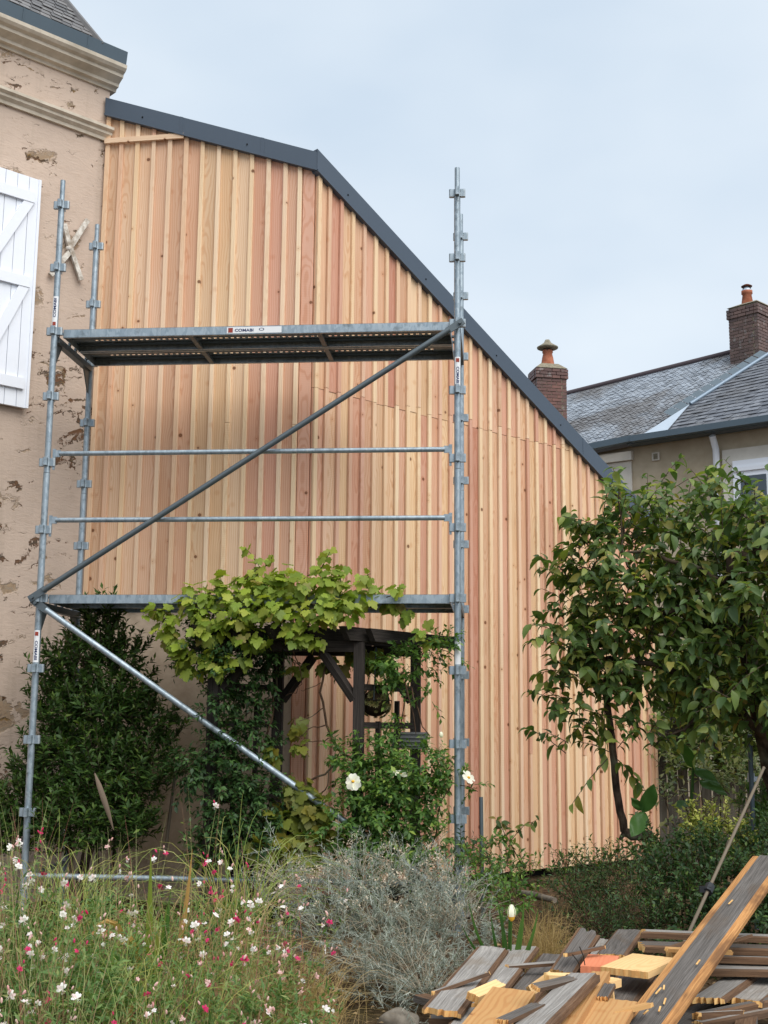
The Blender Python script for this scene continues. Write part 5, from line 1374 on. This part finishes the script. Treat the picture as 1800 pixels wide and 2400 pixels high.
mb = ribbon([dep(322, 2270, 5.5), dep(316, 2225, 5.45), dep(303, 2200, 5.42), dep(285, 2213, 5.4)], [.03, .045, .035, .004], Vector((0, -1, 0)), .2); mb.build('dead_leaf', M_dead, iris)
mb = ribbon([dep(285, 2190, 5.5), dep(272, 2165, 5.45), dep(250, 2158, 5.42), dep(220, 2172, 5.4)], [.03, .03, .02, .004], Vector((0, -1, 0)), .2); mb.build('dead_leaf', M_dead, iris)
mb = ribbon([dep(300, 2400, 5.0), dep(306, 2365, 4.95), dep(318, 2345, 4.92)], [.03, .03, .004], Vector((0, -1, 0)), .2); mb.build('dead_leaf', M_dead, iris)
sb2 = dep(1195, 2240, 6.0); sb2.z = 0
ir2 = thing('bud_plant', 'green sword-leaved plant with one white and yellow bud', 'plant', sb2)
for a, b, w, bd in (((1190, 2230), (1165, 2110), .022, .01), ((1195, 2230), (1195, 2095), .02, 0), ((1180, 2230), (1097, 2105), .016, -.03), ((1200, 2230), (1262, 2130), .02, .02), ((1205, 2225), (1228, 2100), .018, .01), ((1175, 2225), (1080, 2165), .014, -.02), ((1210, 2230), (1250, 2190), .014, .01), ((1200, 2235), (1222, 2150), .02, .0), ((1185, 2235), (1150, 2140), .018, -.01), ((1190, 2235), (1176, 2120), .02, -.005)):
    sword(ir2, dep(a[0], a[1] + 60, 6.0), dep(*b, 5.95), w, M_irisd, bd)
mb = MB(); mb.tube([dep(1196, 2260, 5.95), dep(1199, 2160, 5.9)], .004, 6); mb.build('stalk', M_irisd, ir2, True)
q = dep(1199, 2148, 5.9); mb = MB(); mb.lathe(q, [(.004, -.022), (.014, -.012), (.016, 0), (.017, .006)], 12); bud = mb.build('bud_base', M_stamen, ir2, True)
for i in range(4):
    a = i * 1.57; e = Vector((math.cos(a), math.sin(a), 0)); f = e.cross(Z3); t = MB()
    for zz_, rr_, ww in ((0, .015, .012), (.02, .018, .014), (.04, .012, .01), (.055, .004, .003)): t.v += [q + e * rr_ + f * ww + Z3 * zz_, q + e * (rr_ + .003) + Z3 * zz_, q + e * rr_ - f * ww + Z3 * zz_]
    for j in range(3): b = 3 * j; t.f += [[b, b + 1, b + 4, b + 3], [b + 1, b + 2, b + 5, b + 4]]; t.mi += [0, 0]
    t.build('petal', M_rosep, bud, True)

# ---- wand flowers (white and pink) in the left foreground
def petal_flower(name, material, size, npet=4):
    mb = MB()
    for i in range(npet):
        a = [-1.15, -.42, .42, 1.15][i] if npet == 4 else i * 1.6 - 1; L = size * (1 if i in (1, 2) else .9); e = Vector((math.sin(a), 0, math.cos(a))); w = Vector((math.cos(a), 0, -math.sin(a)))
        mb.add([e * L * .05 - w * L * .04, e * L * .05 + w * L * .04, e * L * .55 + w * L * .30 + Vector((0, -.12 * L, 0)), e * L + w * L * .14 + Vector((0, .05 * L, 0)), e * L - w * L * .14 + Vector((0, .05 * L, 0)), e * L * .55 - w * L * .30 + Vector((0, -.12 * L, 0))], [(0, 1, 2, 5), (5, 2, 3, 4)])
    for i in range(3):
        a = 2.6 + i * .5; mb.tube([(0, 0, 0), (math.sin(a) * size * .7, -size * .35, math.cos(a) * size * .7)], size * .022, 3)
    return mb.mesh(name, material)
FW = [petal_flower('flower', M_petal_w, .020), petal_flower('flower', M_petal_b, .017), petal_flower('flower', M_petal_p, .018)]
BUDM = MB(); BUDM.ball((0, 0, .006), .0035, 6, 5, 2.2); BUD = [BUDM.mesh('bud', m_) for m_ in (M_petal_b, M_petal_p)]
gnum = 0
def gaura(label, px, D, h, ns, tone, spread=.26, nfl=14, leaf=1.0):
    q = ray(px, 1700); p = CAM + q * D; p.z = 0
    ns = int(ns * 1.7); root = thing('wand_flower', label, 'flowering plant', p, 'wand flowers in the left foreground')
    b = V3(p) + np.stack([RNG.normal(size=ns) * .06, RNG.normal(size=ns) * .06, np.zeros(ns)], 1)
    a = RNG.random(ns) * 6.283; sp = spread * RNG.random(ns) ** .7; L = h * RNG.uniform(.5, 1.13, ns)
    tips = b + np.stack([np.cos(a) * sp, np.sin(a) * sp, L], 1); mids = b + np.stack([np.cos(a) * sp * .3, np.sin(a) * sp * .3, L * .62], 1) + RNG.normal(size=(ns, 3)) * .02
    blades(root, 'stems', b, tips, mids, .0034, M_gstem)
    P, D_, N, S = [], [], [], []
    for i in range(ns):
        k = int(RNG.integers(13, 20) * leaf); t = RNG.random(k) ** 1.1 * .8
        pt = b[i] * ((1 - t) ** 2)[:, None] + mids[i] * (2 * t * (1 - t))[:, None] + tips[i] * (t ** 2)[:, None]
        o_ = rdir(k); o_[:, 2] = np.abs(o_[:, 2]) * .5 + .25; P.append(pt); D_.append(unit(o_)); N.append(unit(np.array([0, 0, 1.]) + RNG.normal(size=(k, 3)) * .5)); S.append(RNG.uniform(.03, .07, k) * (1.1 - .6 * t))
    foliage_part(root, T_LANCE, *map(np.concatenate, (P, D_, N, S)), M_gaura)
    for j in range(int(nfl * 1.15)):
        i = RNG.integers(0, ns); t = RNG.uniform(.55, 1.0); pt = b[i] * (1 - t) ** 2 + mids[i] * 2 * t * (1 - t) + tips[i] * t * t + RNG.normal(size=3) * .015
        k = RNG.random(); me = FW[0] if tone == 'w' and k < .8 else FW[2] if (tone == 'p' and k < .75) or (tone == 'b' and k < .22) else FW[1] if k < .6 else FW[0]
        face = Vector((CAMV - pt)).normalized() + Vector(RNG.normal(size=3)) * .5; Rm = face.to_track_quat('-Y', 'Z').to_matrix() @ Matrix.Rotation(RNG.uniform(-.9, .9), 3, 'Y')
        m = Rm.to_4x4() @ Matrix.Scale(float(RNG.uniform(.6, 1.25)), 4); m.translation = Vector(pt); link('flower', me, root, m)
        for kk in range(2):
            if RNG.random() < .7:
                mb_ = Matrix.Rotation(RNG.uniform(-.8, .8), 4, 'Y') @ Matrix.Scale(float(RNG.uniform(.8, 1.4)), 4); mb_.translation = Vector(pt) + Vector((RNG.normal() * .012, RNG.normal() * .012, RNG.uniform(.0, .04))); link('bud', BUD[1 if tone == 'p' else 0], root, mb_)
for args in (
    ('white wand flower near the left picture edge, halfway up the bed', 40, 5.2, .82, 26, 'w'),
    ('white wand flower below the left scaffold foot', 150, 5.0, .74, 26, 'w'),
    ('tall deep pink wand flower just right of the left scaffold leg', 100, 5.9, .92, 20, 'p', .26, 10),
    ('white wand flower left of the tall sword leaves', 250, 5.4, .80, 26, 'w'),
    ('blush wand flower behind the tall sword leaves', 330, 6.0, .86, 18, 'b'),
    ('low white wand flower in the bottom left corner', 30, 4.4, .58, 30, 'w', .24, 9),
    ('low blush wand flower along the bottom edge left of the sword leaves', 200, 4.5, .55, 30, 'b', .24, 9),
    ('low deep pink wand flower near the bottom left corner', 120, 4.6, .62, 28, 'p', .24, 8),
    ('low blush wand flower in front of the yellowing sword leaf', 420, 5.0, .55, 26, 'b', .28, 12),
    ('deep pink wand flower beside the arching grass fountain', 520, 5.7, .74, 16, 'p', .26, 12),
    ("tallest deep pink wand flower before the arbor's left post", 470, 6.4, .98, 12, 'p', .22, 11),
    ('blush wand flower among the brownish dry grass', 600, 5.4, .58, 22, 'b', .3, 17),
    ('blush wand flower beside the silver bush, left of it', 690, 5.6, .62, 18, 'b', .3, 15),
    ('short blush wand flower at the bottom edge below the dry grass', 560, 4.8, .42, 24, 'b', .26, 10),
    ('low white wand flower below the sword-leaved plant', 330, 4.5, .46, 28, 'w', .24, 9),
    ('white wand flower between the arching grass and silver bush', 620, 6.2, .72, 12, 'w', .28, 12),
    ('deep pink wand flower cut by the left picture edge', 10, 5.6, .84, 20, 'p', .2, 8),
    ('short white wand flower by the bare soil under the silver bush', 720, 5.0, .34, 20, 'w', .24, 9),
    ('white wand flower above the dark plastic pot', 430, 5.6, .70, 20, 'w', .26, 12),
    ('white wand flower directly in front of the left scaffold base', 60, 6.4, .85, 18, 'w', .25, 10),
    ('white wand flower beyond the left picture edge', -130, 5.3, .8, 26, 'w'),
    ('pink wand flower beyond the left picture edge', -280, 5.6, .8, 26, 'p'),
):
    gaura(*args)
# leafy undergrowth beneath them
und = thing('undergrowth', 'low leafy undergrowth beneath the wand flowers', 'ground cover', (dep(300, 2300, 5.5).x, dep(300, 2300, 5.5).y, 0)); und['kind'] = 'stuff'
lob = bushlobes([(40, 2330, 5.0, .16), (140, 2350, 4.9, .17), (240, 2360, 4.9, .16), (60, 2210, 5.6, .15), (180, 2230, 5.5, .16), (300, 2300, 5.3, .14), (420, 2340, 5.2, .12), (480, 2230, 6.0, .13), (560, 2200, 6.3, .12), (380, 2200, 6.2, .10), (520, 2390, 5.0, .1), (620, 2390, 5.0, .08), (690, 2400, 5.0, .08), (250, 2160, 6.2, .10)])
P, D, N, S, tw = twig_leaves(lob, 2200, (.08, .18), (10, 16), (.03, .06), up=.9, droop=.1, spread=.7)
foliage_part(und, T_LANCE, P, D, N, S, M_gaura)

# ---- bushes at the lower right
def bush(name, label, lobes, dens, nleaf, ls, material, tpl=T_RHOMB, cat='bush', tl=(.1, .2), up=.6, droop=.1, stem=True, Dz=None):
    L_ = bushlobes(lobes); c = sum(q for q, _ in L_) / len(L_); root = thing(name, label, cat, (c[0], c[1], 0))
    P, D, N, S, tw = twig_leaves(L_, dens * 3.0, tl, nleaf, ls, up=up, droop=droop, spread=.85)
    foliage_part(root, tpl, P, D, N, S, material); twigs_part(root, tw, .0025, M_twig)
    if stem:
        for q, r in L_[:6]: limb(root, 'stem', [Vector((c[0] + RNG.normal() * .05, c[1] + RNG.normal() * .05, -.03)), Vector(q)], .008, .003, M_twig, 5, .01)
    return root
bush('feathery_bush', 'dense dark feathery bush between the blond grass and the plank pile', [(1370, 2120, 7.4, .22), (1470, 2110, 7.3, .26), (1420, 2200, 6.9, .2), (1330, 2060, 7.9, .13), (1520, 2190, 6.9, .2), (1400, 2060, 7.8, .14)], 620, (14, 20), (.022, .042), M_bush, T_LANCE)
bush('dark_bush', 'dark green bush behind the leaning bamboo cane', [(1590, 2060, 7.4, .24), (1680, 2080, 7.2, .25), (1600, 2160, 7.0, .22), (1700, 2180, 6.9, .2), (1540, 2030, 7.8, .18), (1640, 2010, 7.7, .16)], 560, (12, 17), (.028, .05), M_bush)
bush('dark_bush', 'dark green bush right of the raised plank at the picture edge', [(1800, 2080, 7.2, .24), (1790, 2190, 6.9, .22), (1880, 2100, 7.1, .26), (1780, 2000, 7.6, .16), (1860, 1980, 7.7, .2)], 560, (12, 17), (.03, .055), M_bush)
bush('golden_shrub', 'golden variegated shrub by the grey steel post', [(1640, 1940, 8.0, .13), (1700, 1955, 7.9, .13), (1750, 1980, 7.8, .11), (1660, 1985, 7.9, .12), (1610, 1920, 8.1, .05)], 900, (9, 13), (.025, .045), M_gold, tl=(.06, .14))
bush('cream_edged_shrub', 'loose cream-edged shrub in front of the paling fence', [(1580, 1800, 9.3, .12), (1640, 1830, 9.2, .14), (1690, 1790, 9.3, .16), (1740, 1840, 9.2, .18), (1560, 1880, 9.0, .12), (1790, 1820, 9.2, .2), (1530, 1950, 8.9, .10), (1720, 1720, 9.4, .15)], 230, (7, 11), (.04, .075), M_vari)
bush('green_edging', 'fresh green low plants under the timber wall edge', [(1180, 2050, 7.9, .08), (1120, 2060, 7.6, .10), (1240, 2060, 7.9, .07), (1150, 2100, 7.2, .1), (1210, 2120, 6.9, .09), (1330, 2030, 8.6, .08), (1420, 2040, 8.4, .1), (1080, 2040, 7.8, .08), (1500, 2020, 8.6, .1)], 800, (8, 12), (.03, .055), M_rose, cat='plants', stem=False)
bush('leafy_filler', 'dark leafy plants at the foot of the timber wall beside the scaffold leg', [(1090, 2010, 8.2, .07), (1130, 2030, 8.0, .08), (1040, 2030, 8.1, .08), (1190, 2035, 8.1, .06)], 700, (8, 12), (.03, .055), M_bush, cat='plants', stem=False)
bush('garden_hedge', 'dim hedge of mixed leaves behind the paling fence', [(1560, 1640, 13.5, .6), (1680, 1600, 13.8, .7), (1800, 1640, 13.2, .7), (1900, 1560, 13.2, .8), (1740, 1700, 13, .6), (1620, 1720, 13, .5), (2050, 1640, 13, .8)], 120, (10, 14), (.09, .14), M_tree, cat='hedge', tl=(.2, .4))
bush('grassy_verge', 'bright green grassy leaves beyond the post at the right edge', [(1790, 1900, 9.0, .2), (1850, 1950, 8.6, .2), (1800, 1960, 8.6, .14)], 420, (9, 13), (.05, .1), M_irisd, T_LANCE, cat='plants', up=1.2)
# ---- broad-leaved canna
cb = dep(1528, 2050, 8.3); cb.z = 0
can = thing('canna', 'young canna with broad bright green leaves beside the tree stem', 'canna', cb)
limb(can, 'stalk', [cb, dep(1512, 1960, 8.3), dep(1506, 1890, 8.3)], .014, .008, M_canna, 7, .003)
def broad(root, base, tip, w, nrm):
    base = Vector(base); tip = Vector(tip); nrm = Vector(nrm).normalized(); d = tip - base; L = d.length; side = d.cross(nrm).normalized(); mb = MB(); k = 10; c = 6
    for i in range(k + 1):
        t = i / k; ww = w * (math.sin(math.pi * min(1, t ** .8 * .97 + .02)) ** .85)
        for j in range(c + 1):
            s_ = j / c * 2 - 1; mb.v.append(base + d * t + side * ww / 2 * s_ + nrm * (-.10 * L * t * t + .10 * w * abs(s_) + .01 * math.sin(9 * t + 3 * s_)))
    for i in range(k):
        for j in range(c): b = i * (c + 1) + j; mb.f.append([b, b + 1, b + c + 2, b + c + 1]); mb.mi.append(0)
    return mb.build('leaf', M_canna, root, True)
broad(can, dep(1508, 1905, 8.3), dep(1535, 1836, 8.2), .11, (.2, -.9, .3)); broad(can, dep(1512, 1905, 8.3), dep(1480, 1960, 8.15), .12, (-.1, -.95, .25)); broad(can, dep(1505, 1900, 8.3), dep(1478, 1868, 8.25), .06, (-.4, -.8, .3)); broad(can, dep(1520, 1985, 8.3), dep(1548, 2020, 8.2), .04, (.2, -.9, .3))
cb2 = dep(1625, 1990, 8.9); cb2.z = 0
can2 = thing('canna', 'taller canna with big shaded leaves under the tree crown', 'canna', cb2)
limb(can2, 'stalk', [cb2, dep(1620, 1880, 8.9), dep(1625, 1790, 8.9)], .016, .01, M_canna, 7, .003)
for a, b, w, n_ in (((1625, 1800), (1690, 1840), .09, (.1, -.8, .5)), ((1625, 1800), (1600, 1740), .08, (-.2, -.9, .2)), ((1620, 1880), (1580, 1890), .08, (-.2, -.8, .5)), ((1640, 1830), (1705, 1860), .10, (0, -.7, .7))): broad(can2, dep(*a, 8.9), dep(*b, 8.75), w, n_)
# ---- thin sapling before the timber wall
sp_ = at(1240, 2060, .5); sp_.z = 0
sap = thing('young_sapling', 'thin sapling with few leaves in front of the timber boards', 'sapling', sp_)
q = [at(1240, 2060, .5), at(1210, 2000, .45), at(1180, 1950, .42), at(1165, 1915, .4)]; limb(sap, 'stem', q, .005, .002, M_twig, 5, .004)
q2 = [at(1195, 1975, .44), at(1225, 1935, .42), at(1260, 1920, .4)]; limb(sap, 'stem', q2, .003, .0015, M_twig, 5, .003)
P, D, N, S = [], [], [], []
for k in range(46):
    qq = q if k % 3 else q2; t = RNG.uniform(.15, 1) * (len(qq) - 1); i = min(int(t), len(qq) - 2); P.append(V3(qq[i].lerp(qq[i + 1], t - i)) + RNG.normal(size=3) * .012); D.append(unit(RNG.normal(size=3) * .7 + np.array([0, 0, -.45]))); N.append(unit(RNG.normal(size=3) * .4 + np.array([0, -.6, .6]))); S.append(RNG.uniform(.045, .075))
foliage_part(sap, T_LEAF, np.array(P), np.array(D), np.array(N), np.array(S), M_tree, 46)
# ---- leaf litter and crumbs on the soil
n = 5200; lp = np.stack([RNG.uniform(1.2, 4.8, n), RNG.uniform(-5, .6, n), RNG.uniform(.015, .05, n)], 1)
V, F = scatter(T_RHOMB, lp, frames(unit(RNG.normal(size=(n, 3)) * np.array([1, 1, .25])), unit(np.array([0, 0, 1.]) + RNG.normal(size=(n, 3)) * .4)), RNG.uniform(.012, .04, n))
o = link('leaf_litter', np_mesh('leaf_litter', V, F, M_litter)); o['kind'] = 'stuff'; tag(o, 'dry leaf litter and crumbs on the garden soil', 'leaf litter')
# ------------------------------------------------------------------ pile of torn-off cladding planks, lower right
def plank(label, a, b, w, th, style='grey', lip=.022, jag=.012, roll=0., name='old_plank', cat='plank', lips=(1, 1), seed=0):
    """one plank: a, b = ends of the centre line of its upper face; rebated edges, torn ends"""
    rr = random.Random(sum(map(ord, label)) + seed)
    a = Vector(a); b = Vector(b); d = (b - a).normalized(); L = (b - a).length
    x = d.cross(Z3).normalized(); y = x.cross(d).normalized()
    if not roll and name == 'old_plank': roll = rr.uniform(-.07, .07)
    if roll: Rr = Matrix.Rotation(roll, 3, d); x = Rr @ x; y = Rr @ y
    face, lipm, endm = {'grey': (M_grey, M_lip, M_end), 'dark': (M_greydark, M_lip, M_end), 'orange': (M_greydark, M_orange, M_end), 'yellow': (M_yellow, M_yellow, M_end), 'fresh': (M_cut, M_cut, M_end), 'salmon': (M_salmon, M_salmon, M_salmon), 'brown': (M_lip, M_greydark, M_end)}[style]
    nc = 12; xs_ = [-w / 2 + w * i / nc for i in range(nc + 1)]
    if lip: xs_ = sorted(set([-w / 2, -w / 2 + lip, w / 2 - lip, w / 2] + [q for q in xs_[1:-1] if abs(abs(q) - (w / 2 - lip)) > .004]))
    n = len(xs_); top = []; bot = []
    for q in xs_:
        isl = lip and ((q < -w / 2 + lip - 1e-6 and lips[0]) or (q > w / 2 - lip + 1e-6 and lips[1]))
        yt = -.007 if isl else 0.
        e0, e1 = rr.uniform(-jag, jag), L + rr.uniform(-jag, jag)
        top.append(((q, yt, e0), (q, yt + rr.uniform(-.0008, .0008), L * .5), (q, yt, e1))); bot.append(((q, -th, e0 + rr.uniform(-jag, jag) * .6), (q, -th, L * .5), (q, -th, e1 + rr.uniform(-jag, jag) * .6)))
    mb = MB(); mb.v = [Vector(p) for t in top for p in t] + [Vector(p) for t in bot for p in t]; o = 3 * n
    for i in range(n - 1):
        mid = (xs_[i] + xs_[i + 1]) / 2; isl = lip and ((mid < -w / 2 + lip and lips[0]) or (mid > w / 2 - lip and lips[1]))
        for k in range(2):
            mb.f.append([3 * i + k, 3 * i + 3 + k, 3 * i + 4 + k, 3 * i + 1 + k]); mb.mi.append(1 if isl else 0)
            mb.f.append([o + 3 * i + 1 + k, o + 3 * i + 4 + k, o + 3 * i + 3 + k, o + 3 * i + k]); mb.mi.append(0)
        mb.f.append([3 * i, o + 3 * i, o + 3 * i + 3, 3 * i + 3]); mb.mi.append(2); mb.f.append([3 * i + 2, 3 * i + 5, o + 3 * i + 5, o + 3 * i + 2]); mb.mi.append(2)
    for i, s in ((0, 1), (n - 1, -1)):
        for k in range(2): q = [3 * i + k, 3 * i + 1 + k, o + 3 * i + 1 + k, o + 3 * i + k]; mb.f.append(q if s > 0 else q[::-1]); mb.mi.append(1)
    me = mb.mesh(name, [face, lipm, endm]); m = Matrix((x, y, d)).transposed().to_4x4(); m.translation = a
    if m.to_3x3().determinant() < 0: m = Matrix((-x, y, d)).transposed().to_4x4(); m.translation = a
    ob = link(name, me, None, m); tag(ob, label, cat); return ob
Z = atz
GP = 'planks'
plank('long grey plank with orange edges raised across the pile', dep(1478, 2446, 4.25), dep(1806, 2006, 6.15), .172, .024, 'orange', .034, .006)
plank('leftmost grey plank of the pile, torn pale at both ends', Z(1035, 2366, .34), Z(1156, 2219, .34), .150, .022, 'grey', .018, .010)
plank('grey plank with a knot hole, second from the left end of the pile', Z(1112, 2352, .315), Z(1228, 2216, .315), .150, .022, 'grey', .014, .012)
plank('dark broken plank, third from the left end of the pile', Z(1190, 2370, .28), Z(1300, 2236, .28), .14, .022, 'dark', .014, .014)
plank('yellow-brown knotty plank in front of the leftmost planks', Z(1070, 2500, .40), Z(1205, 2318, .42), .160, .024, 'yellow', 0, .006)
plank('clean grey plank with red-brown edge beside the yellow plank', Z(1180, 2460, .45), Z(1366, 2280, .47), .125, .03, 'grey', .016, .006)
plank('narrow brown plank on edge right of the clean grey plank', Z(1300, 2440, .41), Z(1408, 2276, .43), .07, .05, 'yellow', 0, .008)
plank('yellow plank with a rounded end at the bottom of the pile', Z(1362, 2470, .38), Z(1442, 2342, .40), .160, .024, 'yellow', 0, .01)
plank('dark grey plank under the pale square offcut', Z(1400, 2400, .33), Z(1500, 2270, .33), .15, .022, 'dark', .014, .01)
plank('dark plank with brown edge behind the rounded yellow plank', Z(1330, 2390, .30), Z(1440, 2290, .30), .13, .022, 'dark', .014, .01)
plank('broken splintered plank end sticking up behind the grey planks', Z(1318, 2276, .34), Z(1380, 2182, .46), .105, .026, 'dark', .014, .02, .25)
plank('short dark plank with a bristly torn end behind the salmon offcut', Z(1432, 2236, .35), Z(1476, 2178, .35), .14, .022, 'dark', .014, .014)
plank('small grey plank between the splintered end and the salmon offcut', Z(1352, 2262, .33), Z(1410, 2200, .33), .12, .022, 'grey', .014, .02)
plank('topmost grey plank of the stack running off the right edge', Z(1508, 2180, .425), Z(2000, 2200, .425), .12, .03, 'grey', .012, .014)
plank('second grooved grey plank of the stack at the right edge', Z(1503, 2210, .390), Z(2000, 2224, .390), .13, .03, 'dark', .014, .014)
plank('third plank of the stack at the right edge, with brown edge', Z(1620, 2236, .355), Z(2000, 2246, .355), .13, .03, 'grey', .014, .012)
plank('lowest plank of the stack at the right edge, with brown edge', Z(1590, 2262, .320), Z(2000, 2270, .320), .14, .03, 'grey', .014, .012)
plank('grey plank end below the stack, just right of the long plank', Z(1656, 2338, .27), Z(1770, 2262, .27), .14, .024, 'grey', .014, .014)
plank('grey plank end below the stack at the right picture edge', Z(1744, 2342, .25), Z(1850, 2262, .25), .15, .024, 'grey', .014, .014)
plank('slanting thin batten in the lower right corner, upper one', Z(1634, 2374, .235), Z(1850, 2330, .25), .05, .03, 'dark', .012, .006)
plank('slanting thin batten in the lower right corner, lower one', Z(1636, 2394, .21), Z(1850, 2352, .22), .06, .03, 'grey', .012, .006)
plank('dark red-brown board end poking out left of the pile', Z(984, 2330, .20), Z(1060, 2352, .20), .07, .03, 'brown', 0, .005)
plank('grey plank under the leftmost planks in the bottom row', Z(1040, 2470, .30), Z(1150, 2330, .30), .14, .022, 'grey', .014, .01)
plank('shadowed plank lying under the right part of the pile', Z(1560, 2420, .20), Z(1720, 2330, .20), .16, .024, 'dark', .014, .01)
plank('pale square new offcut lying on the pile', Z(1462, 2272, .425), Z(1536, 2240, .425), .20, .026, 'fresh', 0, .004, name='wood_offcut', cat='offcut')
plank('salmon coloured new offcut beside the pale square one', Z(1398, 2266, .385), Z(1415, 2238, .385), .135, .028, 'salmon', 0, .002, name='wood_offcut', cat='offcut')
plank('small pale chunk resting on the left planks', Z(1110, 2330, .385), Z(1174, 2302, .40), .05, .03, 'fresh', 0, .006, .3, name='wood_offcut', cat='offcut')
plank('pale bent-looking new strip behind the clean grey plank', Z(1236, 2312, .37), Z(1284, 2278, .42), .05, .04, 'fresh', 0, .006, -.4, name='wood_offcut', cat='offcut')
plank('pale strip tip lying across behind the clean grey plank', Z(1280, 2282, .43), Z(1346, 2284, .43), .06, .02, 'fresh', 0, .01, 0, name='wood_offcut', cat='offcut')
plank('little pale chip wedged upright near the rounded yellow plank', Z(1431, 2342, .34), Z(1427, 2306, .40), .035, .02, 'fresh', 0, .004, 0, name='wood_offcut', cat='offcut')
plank('little pale chip lying beneath the pale square offcut', Z(1418, 2300, .40), Z(1444, 2292, .40), .05, .03, 'fresh', 0, .005, 0, name='wood_offcut', cat='offcut')
plank('brown post offcut lying on the stack beside the long plank', Z(1578, 2222, .435), Z(1630, 2206, .445), .08, .045, 'brown', 0, .006, 0, name='wood_offcut', cat='offcut')
plank('short brown block in the bottom right corner', Z(1745, 2404, .20), Z(1752, 2380, .20), .08, .06, 'brown', 0, .003, 0, name='wood_offcut', cat='offcut')
# loose fragments thrown over the heap
fx = random.Random(17)
spots = [((1080, 2300, .36), 'weathered splinter piece on the leftmost planks'), ((1250, 2258, .33), 'broken grey slat behind the pale strip'), ((1300, 2300, .48), 'short weathered slat lying on the clean grey plank'), ((1420, 2320, .42), 'thin weathered slat under the pale square offcut'), ((1640, 2225, .43), 'thin slat across the stack near the long plank'), ((1720, 2200, .45), 'grey slat lying loose on top of the right stack'), ((1480, 2360, .40), 'grey slat wedged against the long plank'), ((1220, 2370, .47), 'thin slat over the yellow-brown plank'), ((1370, 2225, .42), 'short slat beside the splintered plank end'), ((1690, 2370, .26), 'dark slat in the gap at lower right')]
for k, ((a_, b_, z_), lb_) in enumerate(spots):
    p = Z(a_, b_, z_); an_ = fx.uniform(.1, 1.5); L_ = fx.uniform(.16, .34); dv = Vector((math.cos(an_), math.sin(an_), fx.uniform(-.08, .12))) * L_
    plank(lb_, p - dv / 2, p + dv / 2, fx.uniform(.025, .06), .014, fx.choice(['grey', 'dark', 'grey', 'yellow']), 0, .012, fx.uniform(-.3, .3), name='wood_fragment', cat='wood fragment')
# bearers under the pile
for k, (pa, pb, z_) in enumerate((((1010, 2380), (1500, 2400), .20), ((1130, 2280), (1620, 2300), .16), ((1450, 2330), (1950, 2330), .14), ((1300, 2250), (1900, 2250), .22))):
    plank(['front', 'second', 'right', 'rear'][k] + ' bearer plank hidden low in the shade of the pile', Z(*pa, z_), Z(*pb, z_), .1, .05, 'dark', 0, .006, name='bearer_plank')
# splinters and nails
def nail(px, py, z, dx, dz, label):
    p = Z(px, py, z); mb = MB(); mb.tube([p, p + Vector((dx * .3, -.01, dz * .5)), p + Vector((dx, -.015, dz))], .0022, 5); tag(mb.build('bent_nail', M_wire), label, 'nail')
nail(1371, 2262, .47, -.02, .07, 'bent nail standing at the end of the clean grey plank'); nail(1360, 2268, .47, -.03, .05, 'rusty nail left of the salmon offcut'); nail(1376, 2290, .45, .01, -.06, 'nail hanging from the clean grey plank edge')
sp = MB(); rs_ = random.Random(4)
for px_, py_, zz_ in [(1690, 2210, .60), (1685, 2215, .60), (1582, 2342, .42), (1580, 2352, .41), (1590, 2335, .42), (1735, 2028, .78), (1668, 2120, .7)]:
    p = Z(px_, py_, zz_)
    H0, H1 = dep(1478, 2446, 4.25), dep(1806, 2006, 6.15)
    t = max(0, min(1, ((p - H0).dot(H1 - H0)) / (H1 - H0).length_squared)); q = H0.lerp(H1, t) + Vector((rs_.uniform(-.04, .04), rs_.uniform(-.02, .02), .012))
    sp.bar(q, q + (H1 - H0).normalized() * rs_.uniform(.02, .05) + Vector((rs_.uniform(-.01, .01), 0, .004)), .006, .003)
o = sp.build('wood_splinters', M_end); o['kind'] = 'stuff'; tag(o, 'pale splinters scattered on the long plank', 'splinters')
